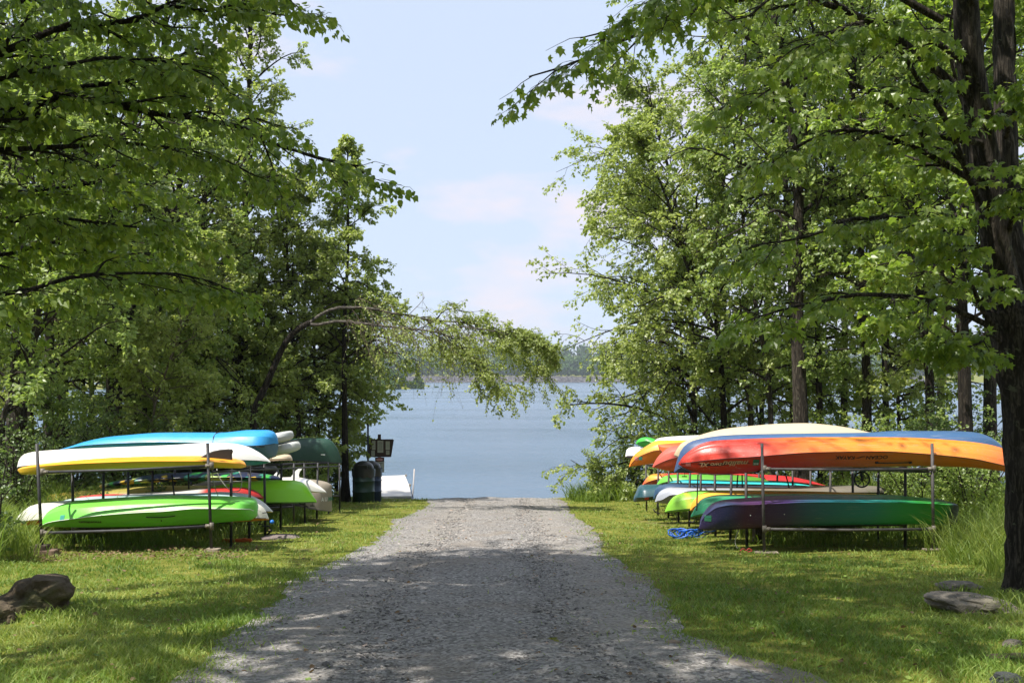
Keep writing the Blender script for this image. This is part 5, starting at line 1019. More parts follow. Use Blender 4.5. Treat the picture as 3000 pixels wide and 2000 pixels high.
# dock
o0 = np.array([-4.75, 39.9, WATER]); root = empty('dock', o0, 'white topped floating dock at the foot of the ramp', 'dock')
white = mat_plain('white_deck', (0.50, 0.475, 0.44), 0.6, var=0.05, scale=3); wood = mat_plain('dock_timber', (0.28, 0.24, 0.2), 0.8)
cor = {}
def dz(x, y, z=.3): Y = 3200 * (EZ - WATER - z) / (y - HY); return np.array([(x - 1500) * Y / 3200, Y, WATER + z])
far_r, mid_r, near_r = dz(1186, 1391), dz(1198, 1419), dz(1206, 1452)
far_l, near_l = dz(1108, 1394), dz(1085, 1454); mid_l = (far_l + near_l) / 2
for q in ((far_l, far_r, mid_r, mid_l), (mid_l, mid_r, near_r, near_l)):
    bm = bmesh.new(); c_ = sum(q) / 4; P = [c_ + (v - c_) * .997 - o0 for v in q]; f = [bm.verts.new(v) for v in P]; d_ = [bm.verts.new(v - np.array([0, 0, .07])) for v in P]; bm.faces.new(f); bm.faces.new(d_[::-1])
    for i in range(4): bm.faces.new((f[i], f[(i + 1) % 4], d_[(i + 1) % 4], d_[i]))
    bm_obj('deck_panel', bm, white, root)
bm = bmesh.new(); P = [v - o0 + np.array([0, 0, -.16]) for v in (far_l, far_r, mid_r, near_r, near_l)]
f = [bm.verts.new(v + np.array([0, 0, .085])) for v in P]; d_ = [bm.verts.new(v - np.array([0, 0, .25])) for v in P]; bm.faces.new(f); bm.faces.new(d_[::-1])
for i in range(5): bm.faces.new((f[i], f[(i + 1) % 5], d_[(i + 1) % 5], d_[i]))
bm_obj('dock_frame', bm, wood, root)
bm = bmesh.new()
for v in (far_r, mid_r): bm_box(bm, v - o0 + np.array([.04, 0, -.02]), (.07, .09, .09))
bm_obj('cleat', bm, wood, root)
a, b = W(1214, 1373, 38.6), W(1209, 1453, 38.6); bm = bmesh.new(); bm_tube(bm, [b - a + np.array([0, 0, -1.2]), b - a, (0, 0, 0)], .022, 10); o = bm_obj('mooring_pole', bm, mat_plain('grey_pipe', (0.42, 0.38, 0.36), 0.5), None, True); o.location = a.tolist(); tag(o, 'thin pale grey pole standing in the water beside the dock', 'pole')
# ---------------------------------------------------------------- the woods
def T(label, pts, Y, r0, r1, **kw):
    seed = kw.pop('seed'); return make_tree('tree', label, trunk_px(pts, Y), r0, r1, np.random.default_rng(seed), **kw)
D = 1.0
# ---- right side, lake end
gR, gL = 'trees on the right shore', 'trees on the left shore'
T('pale green maple overhanging the lake ramp on the right', [(2030, 0), (2035, 1100), (2010, 800), (1960, 500), (1900, 300)], 31, .11, .03, seed=1, rad=4.7, limbs=48, nsub=10, ntw=7, per=7, t0=.06, el=(0, 60), az=math.pi, azw=.45, leaf='leaf_pale', lsize=.10, group=gR, droop=.22, bark='bark_grey', prof=([0, .3, .6, .85, 1], [.80, 1.0, .85, .62, .35]), minfrac=.4)
T('dark slim tree with twin stems behind the tan canoe', [(2130, 0), (2115, 1100), (2090, 800), (2130, 400), (2110, 100)], 28, .10, .03, seed=2, rad=2.9, limbs=34, t0=.12, el=(5, 60), leaf='leaf_pale', lsize=.095, group=gR)
T('tree with a bent trunk leaning left over the shore', [(2205, 0), (2195, 1150), (2120, 1010), (2060, 900), (2000, 740), (1960, 600), (1890, 430)], 27, .09, .025, seed=3, rad=2.6, limbs=34, t0=.3, el=(10, 50), az=math.pi, azw=.4, leaf='leaf_pale', lsize=.095, group=gR, bark='bark_grey')
T('stout lichen spotted trunk in the middle of the right wood', [(2350, 0), (2345, 1200), (2335, 900), (2340, 600), (2310, 300), (2270, 60), (2230, -200)], 24, .20, .06, seed=4, rad=3.5, limbs=36, t0=.42, el=(5, 60), leaf='leaf_mid', bark='bark_lichen', lsize=.10, group=gR)
T('slender tree just left of the stout lichen trunk', [(2265, 0), (2255, 1150), (2225, 950), (2180, 700), (2170, 400), (2200, 0)], 26, .08, .02, seed=5, rad=2.5, limbs=30, t0=.2, leaf='leaf_mid', lsize=.095, group=gR, bark='bark_grey')
T('straight grey tree right of the stout lichen trunk', [(2535, 0), (2540, 1150), (2530, 900), (2515, 600), (2500, 200), (2490, -200)], 24.5, .13, .04, seed=6, rad=3.1, limbs=34, t0=.35, leaf='leaf_mid', bark='bark_lichen', lsize=.10, group=gR)
T('dark forked tree between the stout and the straight grey trunks', [(2410, 0), (2400, 1150), (2395, 900), (2430, 650), (2440, 200)], 26, .10, .03, seed=7, rad=2.8, limbs=30, t0=.22, leaf='leaf_mid', lsize=.095, group=gR)
T('dark trunk in the right wood beside a broken pale snag', [(2720, 0), (2725, 1150), (2700, 900), (2690, 500), (2700, 100)], 23, .12, .04, seed=8, rad=3.0, limbs=32, t0=.25, leaf='leaf_mid', lsize=.10, group=gR)
T('dark trunk close behind the big maple on the right', [(2835, 0), (2825, 1100), (2815, 800), (2830, 500), (2850, 0)], 19, .14, .06, seed=9, rad=2.8, limbs=30, t0=.3, leaf='leaf_maple', lsize=.11, group=gR, tpl=OVATE)
T('thin tree with low branches in the right wood', [(2640, 0), (2630, 1150), (2600, 1000), (2570, 800), (2600, 500)], 25, .06, .02, seed=10, rad=2.4, limbs=28, t0=.15, leaf='leaf_pale', lsize=.095, group=gR)
T('tall pale tree rising above the right wood', [(2330, 0), (2320, 900), (2290, 400), (2240, 0), (2180, -350)], 30, .13, .04, seed=11, rad=3.6, limbs=34, t0=.45, el=(10, 65), leaf='leaf_pale', lsize=.10, group=gR)
# ---- left side
T('tall thin tree behind the notice board on the left', [(1012, 0), (1010, 1250), (1008, 1000), (1020, 700), (1018, 420)], 30, .11, .015, seed=21, rad=2.3, limbs=42, nsub=8, per=6, t0=.36, el=(0, 45), leaf='leaf_pale', lsize=.095, group=gL, prof=([0, .2, .45, .7, 1], [1.3, 1.15, .7, .42, .16]), droop=.15)
T('leafy tree left of the thin one, above the green canoe', [(880, 0), (870, 1150), (850, 900), (840, 700), (850, 520)], 30, .10, .02, seed=22, rad=2.2, limbs=40, t0=.14, el=(0, 55), leaf='leaf_pale', lsize=.095, group=gL)
T('tall dark green tree at the edge of the left wood', [(700, 0), (700, 1100), (715, 700), (730, 300), (735, -50)], 29, .15, .05, seed=23, rad=2.2, limbs=40, t0=.22, el=(5, 60), leaf='leaf_pale', lsize=.095, group=gL)
T('dark trunk leaning right through the left wood', [(340, 0), (345, 1150), (350, 1050), (385, 900), (440, 810), (500, 650), (560, 400)], 24, .13, .04, seed=24, rad=3.0, limbs=34, t0=.30, leaf='leaf_mid', lsize=.095, group=gL)
T('straight dark trunk beside the leaning one on the left', [(320, 0), (322, 1200), (325, 1000), (315, 700), (300, 200)], 25, .12, .05, seed=25, rad=3.0, limbs=32, t0=.3, leaf='leaf_mid', lsize=.095, group=gL)
T('pale thin stem leaning right above the blue kayak', [(430, 0), (455, 1180), (490, 1080), (520, 980), (548, 880), (570, 780)], 22, .035, .015, seed=26, rad=1.7, limbs=26, t0=.3, leaf='leaf_pale', bark='twig_pale', twig='twig_pale', lsize=.085, group=gL, per=6)
T('straight trunk third from the left edge of the wood', [(143, 0), (142, 1250), (145, 1000), (140, 700), (130, 300)], 22, .125, .06, seed=27, rad=2.8, limbs=30, t0=.4, leaf='leaf_mid', bark='bark_grey', lsize=.095, group=gL)
T('thick grey brown trunk near the left edge of the wood', [(40, 0), (48, 1250), (60, 1000), (58, 700), (70, 200)], 19.5, .20, .10, seed=28, rad=3.0, limbs=30, t0=.45, leaf='leaf_mid', bark='bark_grey', lsize=.095, group=gL)
T('curved slim trunk leaning right at the far left edge', [(0, 0), (5, 1240), (30, 1170), (80, 1080), (110, 950), (120, 700)], 18.5, .07, .03, seed=29, rad=2.2, limbs=24, t0=.35, leaf='leaf_mid', bark='bark_grey', lsize=.09, group=gL)
T('slim tree standing between the third trunk and the leaning one', [(250, 0), (245, 1150), (240, 900), (250, 600)], 27, .07, .02, seed=30, rad=2.4, limbs=30, t0=.18, leaf='leaf_mid', lsize=.09, group=gL)
T('dense green tree in the middle of the left wood', [(560, 0), (565, 1150), (580, 900), (600, 600), (620, 250)], 28, .14, .04, seed=31, rad=3.2, limbs=40, t0=.10, el=(0, 60), leaf='leaf_pale', lsize=.095, group=gL)
T('tall tree crowning the far left of the wood', [(180, 0), (185, 900), (170, 400), (160, -200)], 29, .18, .06, seed=32, rad=3.8, limbs=40, t0=.30, leaf='leaf_pale', lsize=.10, group=gL)
T('broad tree whose crown fills the upper left behind the overhang', [(440, 0), (445, 900), (460, 400), (500, -100)], 31, .18, .05, seed=33, rad=4.0, limbs=42, t0=.30, leaf='leaf_pale', lsize=.10, group=gL)
T('lush young tree with leaves down to the shrubs behind the dark green canoe', [(935, 0), (930, 1200), (920, 1050), (925, 900), (920, 740)], 31.5, .08, .02, seed=34, rad=2.0, limbs=46, t0=.14, el=(-5, 55), leaf='leaf_pale', lsize=.09, group=gL, per=8)
T('bright low tree leaning toward the water beside the notice board', [(985, 0), (990, 1240), (1005, 1120), (1030, 1000), (1045, 880)], 32.5, .06, .015, seed=37, rad=1.75, limbs=44, t0=.34, el=(-5, 50), leaf='leaf_pale', lsize=.09, group=gL, per=8)
T('bushy low tree above the stern of the blue kayak', [(690, 0), (690, 1200), (680, 1000), (690, 780)], 28.5, .08, .02, seed=35, rad=2.4, limbs=42, t0=.08, el=(-5, 55), leaf='leaf_pale', lsize=.09, group=gL, per=8)
T('bushy low tree above the middle of the blue kayak', [(500, 0), (500, 1200), (510, 1000), (500, 820)], 27, .07, .02, seed=36, rad=2.2, limbs=38, t0=.12, el=(-5, 55), leaf='leaf_mid', lsize=.09, group=gL, per=7)
# more trees of the same kinds further in
protos = [o for o in bpy.data.objects if o.name.startswith('tree') and o.parent is None]
pm = {i: o for i, o in enumerate(protos)}
for lab, x, Y, k, rz, sc, g in [
    ('pale tree filling the lake side of the right wood low over the bushes', 1990, 33.5, 1, 2.0, .62, gR), ('low tree behind the twin stemmed dark one', 2140, 33, 4, 1.1, .75, gR), ('tree seen between the bent trunk and the slender one', 2235, 33, 0, 2.6, .9, gR),
    ('tree far back between the forked and the straight grey trunks', 2470, 32, 10, 1.9, .95, gR), ('tree far back right of the straight grey trunk', 2600, 31, 1, .7, 1.1, gR), ('tree far back behind the broken pale snag', 2760, 30, 5, 2.2, 1.0, gR), ('tree far back behind the big maple trunk', 2900, 28, 3, 1.2, 1.0, gR), ('tree at the right edge beyond the big maple', 3080, 22, 5, 3.9, 1.0, gR),
    ('tree behind the leafy one above the green canoe', 800, 34, 12, 2.0, .55, gL), ('short tree low behind the grey inflatable boards', 690, 33, 11, .9, .62, gL), ('tree far back above the middle of the blue kayak', 480, 34, 12, 4.0, 1.0, gL), ('tree far back between the leaning trunk and the pale thin stem', 400, 30, 21, 2.4, .9, gL),
    ('tree far back left of the straight dark trunk', 270, 31, 12, 5.2, 1.0, gL), ('tree far back beside the third trunk from the left', 90, 29, 21, 4.2, .95, gL), ('tree far back at the left edge', -60, 27, 12, 1.4, .95, gL)]:
    copy_thing(pm[k % len(pm)], base_at(x, Y), rz, lab, sc)['group'] = g
# ---- the leaning birch over the water
def birch():
    rng = np.random.default_rng(41); Y = 24.5
    stem = [base_at(738, Y)] + [W(x, y, Y) for x, y in ((745, 1200), (762, 1165), (800, 1080), (822, 1030), (850, 985), (895, 950), (909, 944))]
    root = empty('birch_tree', stem[0], 'birch leaning far out over the lake with drooping pale twigs', 'tree', gL); b0 = stem[0]
    R = np.linspace(.095, .062, 20)[None]; V, Q = tubes(resample(stem, 20)[None] - b0, R, 10); link('trunk', np_mesh('trunk', V, [Q], True), M['bark'], root)
    up = [(909, 944), (925, 930), (945, 919), (989, 901), (1056, 901), (1100, 906), (1146, 917), (1212, 925), (1257, 938), (1346, 943), (1420, 955), (1490, 975), (1540, 1000), (1590, 1040)]
    lo = [(905, 950), (925, 952), (955, 947), (989, 941), (1056, 947), (1123, 955), (1235, 966), (1279, 973), (1324, 990), (1369, 1030), (1395, 1065), (1420, 1100), (1450, 1130)]
    x2 = [(1279, 973), (1310, 962), (1350, 957), (1400, 962), (1470, 975), (1540, 990), (1600, 1020)]
    L = []; RR = []
    for pl, r0, r1, dy in ((up, .036, .007, .3), (lo, .038, .006, -.3), (x2, .018, .005, -.3)):
        n_ = len(pl); P = resample([W(x, y, Y + dy * (i / n_) * 2 - (0 if i else 0)) for i, (x, y) in enumerate(pl)], 24) - b0; rr = np.linspace(r0, r1, 24)
        V, Q = tubes(P[None], rr[None], 8); link('stem', np_mesh('stem', V, [Q], True), M['bark_birch'], root); L.append(P); RR.append(rr)
    L = np.array(L); RR = np.array(RR)
    # bare hanging twigs on the inner half, leafy ones on the outer
    S1, r1 = children(L[:2], RR[:2], 26, .16, .72, 1.0, .17, 7, rng, lift=.05, droop=.65, flat=.35, wob=.12, taper=.2); S2, r2 = children(S1, r1, 7, .1, 1, .8, .55, 4, rng, droop=.9, flat=.4, wob=.08)
    V, Q = join([tubes(S1, np.maximum(r1 * .6, .003), 4), tubes(S2, np.maximum(r2 * .6, .0022), 3)]); link('hanging_twigs', np_mesh('hanging_twigs', V, [Q]), M['twig_pale'], root)
    A, ra = children(L, RR, 20, .48, 1.0, .75, .20, 8, rng, lift=.0, droop=.22, flat=.35, wob=.08, taper=.25, bias=(.30, 0, -.10)); A0, ra0 = children(L[:1], RR[:1], 9, .3, .9, .7, .16, 6, rng, lift=.45, droop=.2, flat=.6)
    B_, rb = children(A, ra, 8, .15, 1, .8, .46, 4, rng, lift=-.02, droop=.35, flat=.4, bias=(.12, 0, -.1)); B0, rb0 = children(A0, ra0, 6, .2, 1, .7, .45, 5, rng, droop=.2)
    B0 = B0[:, :4] if B0.shape[1] > 4 else B0; rb0 = rb0[:, :4]; B_ = np.concatenate([B_, B0]); rb = np.concatenate([rb, rb0]); Cc, rc = children(B_, rb, 5, .1, 1, .7, .5, 3, rng, droop=.35, flat=.4, minl=.12)
    V, Q = join([tubes(A, np.maximum(ra, .004), 5), tubes(A0, np.maximum(ra0, .003), 4), tubes(B_, np.maximum(rb, .002), 3), tubes(Cc, np.maximum(rc * .7, .0014), 3)]); link('branchwork', np_mesh('branchwork', V, [Q], True), M['twig'], root)
    fr = leaf_frames(Cc, 6, rng, .1, .7, .9, .02); link('crown', leaf_mesh('crown', fr, .055, DIAMOND, rng), M['leaf_pale'], root)
    fr = leaf_frames(S2, 5, rng, .2, .9, .9, .02); k = rng.uniform(0, 1, len(fr[0])) < .75; link('sparse_leaves', leaf_mesh('sparse_leaves', tuple(f[k] for f in fr), .055, DIAMOND, rng), M['leaf_pale'], root)
birch()
# ---- shrubs
def shrub(label, x, Y, h, w, seed, leaf='leaf_mid', lsize=.07, stems=9, dens=1.0, group=None, name='shrub', twig='twig'):
    rng = np.random.default_rng(seed); b = base_at(x, Y, -.03); root = empty(name, b, label, 'shrub', group)
    a = np.arange(stems) * 2.399 + rng.uniform(0, 1, stems); t = np.linspace(0, 1, 8)[None, :, None]
    d = np.stack([np.cos(a) * w, np.sin(a) * w * .8, np.zeros(stems)], -1)[:, None] * rng.uniform(.35, 1, (stems, 1, 1))
    P = d * t ** 1.3 + UP * h * t * rng.uniform(.65, 1.05, (stems, 1, 1)) + rng.normal(0, .04, (stems, 1, 3)) * np.sin(t * 6) + np.stack([np.cos(a), np.sin(a), a * 0], -1)[:, None] * .08
    R = np.linspace(.018, .004, 8)[None].repeat(stems, 0); S, rs = children(P, R, int(9 * dens), .08, 1, .9, .36, 5, rng, lift=.15, droop=.1, taper=.3); T_, rt = children(S, rs, 6, .1, 1, .8, .45, 3, rng, droop=.15, minl=.1)
    V, Q = tubes(P, R, 6); link('stems', np_mesh('stems', V, [Q], True), M[twig], root)
    V, Q = join([tubes(S, np.maximum(rs, .0022), 3), tubes(T_, np.maximum(rt, .0013), 3)]); link('twigs', np_mesh('twigs', V, [Q], True), M[twig], root)
    link('crown', leaf_mesh('crown', leaf_frames(T_, 7, rng, .1, .3, .8), lsize, DIAMOND, rng), M[leaf], root); return root
gS = 'shrubs of the shore undergrowth'
for i, (lab, x, Y, h, w, lf) in enumerate([
    ('rounded yellow green bush at the water edge left of the right rack', 1790, 31.0, 1.3, 1.0, 'leaf_pale'), ('darker bush behind the small white kayak on the right', 1880, 31.5, 2.4, 1.2, 'leaf_mid'), ('low loose bush nearest the ramp on the right shore', 1770, 33.0, .8, .5, 'leaf_pale'),
    ('leafy bush behind the tan canoe bow', 2010, 29, 2.3, 1.3, 'leaf_mid'), ('dark bush under the twin stems behind the tan canoe', 2110, 27.5, 2.0, 1.2, 'leaf_dark'), ('bush right of the tan canoe hump', 2480, 24, 1.9, 1.2, 'leaf_mid'), ('bush behind the right end of the blue kayak', 2650, 22, 1.9, 1.2, 'leaf_mid'), ('dark bush behind the big maple trunk', 2790, 20, 2.0, 1.1, 'leaf_dark'), ('bush at the foot of the stout lichen trunk', 2300, 26, 1.6, 1.2, 'leaf_mid'),
    ('weedy bush under the right rack, close to the near post', 2330, 16.2, .55, .5, 'leaf_pale'), ('weedy bush under the middle of the right rack', 2460, 16.5, .5, .6, 'leaf_pale'), ('weedy bush beyond the right end of the purple kayak', 2700, 18, 1.2, .9, 'leaf_mid'), ('tangled bush between the rack and the big maple', 2850, 17, 1.5, .9, 'leaf_mid'),
    ('dark bush left of the trash barrels', 945, 30.5, 1.35, .8, 'leaf_dark'), ('bush behind the tan canoe bow on the left', 900, 28.5, 1.5, 1.0, 'leaf_mid'), ('bush under the green canoe', 840, 26.5, 1.4, 1.0, 'leaf_mid'), ('dark bush behind the grey inflatable boards', 760, 24.5, 2.1, 1.3, 'leaf_dark'), ('bush behind the middle of the blue kayak', 560, 23, 2.1, 1.3, 'leaf_mid'),
    ('bush behind the left part of the blue kayak', 380, 22, 2.0, 1.3, 'leaf_dark'), ('bush behind the bow of the white kayak on the left', 200, 20, 1.9, 1.3, 'leaf_dark'), ('bush at the far left edge behind the rack', 60, 18, 1.8, 1.1, 'leaf_dark'), ('low bush in shade under the left rack', 350, 17.5, .55, .8, 'leaf_dark'), ('low bush under the far part of the left rack', 560, 18.5, .6, .8, 'leaf_dark'), ('low weeds under the near left rack frame', 230, 15.2, .45, .5, 'leaf_mid')]):
    shrub(lab, x, Y, h, w, 60 + i, lf, group=gS, stems=10, lsize=.065 if Y > 18 else .05)
# twigs crossing the left edge in front of the rack
shrub('thin leafy sapling in front of the left end of the rack', -45, 12.3, 1.35, .30, 99, 'leaf_dark', .05, stems=5, dens=.6, name='sapling')

# ---------------------------------------------------------------- the near trees
def leaf_parts(root, fr, size, tpl, rng, mat, n, cam=np.array([0, 0, EZ])):
    """the leaves that show largest as single leaf parts, the rest returned"""
    p = fr[0]; w = np.array(root.location); q = p + w; px_ = 1500 + q[:, 0] * 3200 / q[:, 1]; py_ = HY - (q[:, 2] - EZ) * 3200 / q[:, 1]
    vis = (q[:, 1] > 2) & (px_ > 20) & (px_ < 2980) & (py_ > 10) & (py_ < 1300); d = np.where(vis, np.linalg.norm(q - cam, axis=1) + rng.uniform(0, 1.5, len(q)), 1e9); o = np.argsort(d)[:n]
    metas = []
    for v in range(4):
        tv, tf = tpl; V = tv.copy(); V[:, 2] *= rng.uniform(.6, 2); metas.append(np_mesh('leaf', V, [tf], False, {'tint': np.full(len(V), [.3, .5, .6, .75][v])})); metas[-1].materials.append(mat)
    from mathutils import Matrix
    for i in o:
        a, nn = fr[1][i], fr[2][i]; b_ = np.cross(a, nn); s = size * rng.uniform(.7, 1.3); ob = bpy.data.objects.new('leaf', metas[rng.integers(0, 4)]); C.objects.link(ob); ob.parent = root
        ob.matrix_local = Matrix([[b_[0] * s, a[0] * s, nn[0] * s, p[i][0]], [b_[1] * s, a[1] * s, nn[1] * s, p[i][1]], [b_[2] * s, a[2] * s, nn[2] * s, p[i][2]], [0, 0, 0, 1]])
    k = np.ones(len(p), bool); k[o] = False; return tuple(f[k] for f in fr)
def near_tree(label, base, stems, limbs, seed, leafmat, tpl, lsize, per=6, n1=9, n2=6, ratio1=.34, droop=.22, hang=.9, tilt=.6, bark='bark_lichen', minl=.16, group=None, nleaf=300, tint=(.5, .2), s0=.18, ratio2=.42):
    rng = np.random.default_rng(seed); base = np.asarray(base, float); root = empty('maple_tree' if tpl is MAPLE else 'linden_tree', base, label, 'tree', group)
    for pts, r0, r1, nm in stems:
        P = resample(np.asarray(pts), 30) - base; q = np.linspace(0, 1, 30); R = (r0 + (r1 - r0) * q) * (1 + (.55 * np.exp(-q * 18) if nm == 'trunk' else 0))
        V, Q = tubes(P[None], R[None], 20); V = V + 0.012 * rng.normal(size=V.shape) * (r0 / .2); link(nm, np_mesh(nm, V, [Q], True), M[bark], root)
    LP, LR = [], []
    for pts, r0, r1 in limbs:
        P = resample(np.asarray(pts), 16) - base; R = np.linspace(r0, r1, 16); V, Q = tubes(P[None], R[None], 8); link('limb', np_mesh('limb', V, [Q], True), M[bark], root); LP.append(P); LR.append(R)
    LP = np.array(LP); LR = np.array(LR)
    S, rs = children(LP, LR, n1, s0, 1.0, .75, ratio1, 7, rng, lift=.03, droop=droop, flat=.8, rr=.55, taper=.45); T_, rt = children(S, rs, n2, .12, 1, .8, ratio2, 4, rng, droop=droop * 1.3, minl=minl, taper=.4, rr=.6)
    tipd, tr_ = children(LP, LR, 3, .85, 1, .5, .05, 4, rng, droop=droop, minl=.3); T_ = np.concatenate([T_, tipd]); rt = np.concatenate([rt, tr_])
    V, Q = join([tubes(S, np.maximum(rs, .003), 5), tubes(T_, np.maximum(rt * .8, .0018), 3)]); link('branchwork', np_mesh('branchwork', V, [Q], True), M['twig'], root)
    fr = leaf_frames(T_, per, rng, .12, hang, tilt, .05)
    if nleaf: fr = leaf_parts(root, fr, lsize, tpl, rng, M[leafmat], nleaf)
    o = link('crown', leaf_mesh('crown', fr, lsize, tpl if tpl is not MAPLE else MAPLE2, rng, tint), M[leafmat], root); o['kind'] = 'stuff'; print('near', label, len(fr[0])); return root
def px(L, Ys):
    n = len(L); Ys = np.linspace(Ys[0], Ys[1], n); return [W(x, y, Y) for (x, y), Y in zip(L, Ys)]
# big maple on the right
mb = at_gnd(3020, 9.5)
trunk = [mb - [0, 0, .15]] + px([(3015, 1500), (3005, 1200), (2975, 1000), (2955, 900)], (9.5, 9.5))
stemA = px([(2955, 900), (2925, 760), (2900, 560), (2865, 330), (2838, 130), (2815, -150), (2780, -500)], (9.5, 9.0))
stemB = px([(2985, 960), (2965, 760), (2952, 560), (2945, 330), (2942, 100), (2945, -150), (2970, -500)], (9.6, 9.9))
limbs = [
 (px([(2900, 640), (2868, 585), (2820, 470), (2760, 330), (2700, 250), (2640, 150), (2560, 60)], (9.4, 8.2)), .034, .012),
 (px([(2915, 965), (2850, 930), (2750, 892), (2650, 868), (2540, 862), (2420, 880), (2300, 905), (2200, 935)], (9.4, 8.2)), .030, .006),
 (px([(2915, 960), (2880, 910), (2845, 830), (2812, 750), (2780, 690), (2700, 610)], (9.4, 8.4)), .026, .006),
 (px([(2860, 300), (2760, 220), (2640, 120), (2500, 40), (2300, -15), (2140, 5), (2000, 45), (1900, 92), (1790, 132), (1700, 180), (1620, 205), (1550, 225)], (9.2, 8.6)), .040, .006),
 (px([(2760, 60), (2500, -60), (2200, -50), (2050, 0), (1950, 18), (1880, 50), (1780, 92), (1700, 112)], (8.8, 8.2)), .034, .005),
 (px([(2700, -60), (2400, -120), (2150, -90), (2000, -40), (1880, 0)], (8.4, 8.0)), .03, .005),
 (px([(2900, 560), (2800, 500), (2650, 420), (2500, 380), (2350, 420), (2230, 500)], (9.3, 8.4)), .03, .005),
 (px([(2880, 420), (2750, 400), (2600, 300), (2450, 230), (2300, 240), (2200, 300)], (9.2, 7.8)), .03, .005),
 (px([(2925, 760), (2800, 700), (2650, 640), (2500, 640), (2380, 690), (2200, 720)], (9.4, 8.6)), .03, .005),
 (px([(2850, 200), (2700, 100), (2600, 60), (2450, 90), (2350, 150)], (9.2, 7.4)), .03, .005),
 (px([(2950, 700), (2980, 600), (3040, 500), (3120, 420)], (9.4, 8.2)), .03, .006),
 (px([(2945, 400), (2990, 280), (3080, 180)], (9.6, 8.4)), .03, .006),
 (px([(2930, 1000), (2900, 980), (2860, 1010), (2800, 1020), (2740, 980)], (9.3, 8.8)), .014, .004),
 (px([(2840, 60), (2860, -200), (2700, -500), (2500, -700)], (9.2, 7.0)), .04, .008),
 (px([(2820, -100), (2700, -400), (2400, -600), (2100, -700)], (9.0, 6.4)), .04, .008),
 (px([(2945, -100), (3000, -400), (3200, -600)], (9.8, 11)), .04, .008),
 (px([(2800, -300), (2600, -500), (2300, -520), (2000, -420)], (8.9, 8.6)), .04, .008),
 (px([(2860, -200), (2750, -350), (2500, -380), (2250, -300)], (9.4, 11)), .04, .008)]
limbs += [([np.array(q, float) for q in L], .045, .008) for L in ([(3.9, 9.2, 5.5), (2.2, 9.2, 7.4), (0, 9.0, 8.2), (-2.2, 8.8, 8.4), (-3.4, 8.6, 8.1)], [(3.9, 9.1, 5.8), (2.4, 7.8, 7.6), (.4, 6.8, 8.4), (-1.8, 6.4, 8.5), (-3.2, 6.2, 8.2)], [(3.9, 9.0, 6.2), (2.6, 6.6, 7.6), (.8, 5.2, 8.0), (-1.2, 4.6, 8.0), (-2.8, 4.4, 7.6)], [(3.9, 9.3, 6.4), (2.6, 10.4, 8.0), (.6, 10.9, 8.8), (-1.6, 10.8, 9.0), (-3.0, 10.6, 8.7)], [(3.9, 9.2, 6.8), (3.0, 8.2, 8.6), (1.4, 7.4, 9.8), (-.8, 7.6, 10.2), (-2.4, 7.4, 10)])]
near_tree('big maple with two dark trunks and lichen at the right edge', mb, [(trunk, .195, .19, 'trunk'), (stemA, .135, .08, 'stem'), (stemB, .115, .07, 'stem')], limbs, 7, 'leaf_maple', MAPLE, .068, per=7, n1=9, n2=7, ratio1=.21, droop=.22, hang=1.0, tilt=.55)
# tree out of frame on the left, its limbs reaching in
lb = np.array([-5.6, 7.2, float(hgt(-5.6, 7.2))]); tp = np.array([-5.6, 7.4, 6.2])
ltr = [lb - [0, 0, .1], lb + [0, 0, 2], lb + [.1, .1, 4.2], lb + [.2, .2, 6.5], lb + [.1, .2, 9]]
A = lambda z: lb + np.array([.1, .1, z])
def lim(L, Ys, z): return [A(z)] + px(L, Ys)
limbs = [
 (lim([(-350, 400), (0, 321), (120, 309), (200, 270), (290, 245), (400, 240), (470, 190), (600, 130)], (7.4, 8.2), 3.6), .05, .006),
 (lim([(-300, 420), (100, 311), (200, 275), (320, 305), (430, 330), (560, 345), (700, 370), (790, 418), (890, 450), (980, 472), (1050, 488)], (7.3, 8.6), 3.5), .05, .006),
 (lim([(-300, 250), (0, 155), (100, 115), (180, 80), (400, 60), (450, 20), (500, 18), (620, 35), (700, 8), (760, 20), (810, 45)], (7.3, 8.2), 4.1), .05, .006),
 (lim([(-200, 560), (0, 565), (200, 548), (340, 530), (450, 540)], (7.5, 8.8), 3.0), .035, .005),
 (lim([(-200, 800), (0, 870), (170, 820), (280, 803), (400, 800), (500, 800), (620, 825), (700, 860)], (7.2, 8.4), 2.3), .032, .005),
 (lim([(-200, 760), (50, 740), (160, 710), (300, 745), (450, 740)], (7.6, 9.0), 2.5), .03, .005),
 (lim([(-300, 480), (0, 440), (200, 430), (400, 420), (600, 450), (760, 520)], (7.2, 8.4), 3.2), .035, .005),
 (lim([(-300, 100), (0, 20), (200, -30), (500, -60), (650, -50), (780, -10)], (7.2, 7.8), 4.6), .045, .006),
 (lim([(-300, 640), (0, 650), (200, 640), (350, 660), (520, 680)], (7.3, 8.4), 2.8), .03, .005),
 (lim([(-300, 350), (0, 230), (150, 200), (300, 170), (500, 180), (620, 230)], (7.2, 7.6), 3.8), .035, .005)]
near_tree('broad leaved tree outside the left edge reaching dark branches across the sky', lb, [(ltr, .20, .08, 'trunk')], limbs, 17, 'leaf_near_left', OVATE, .054, per=11, n1=15, n2=8, ratio1=.17, droop=.16, hang=.8, tilt=.6, bark='bark', s0=.30)
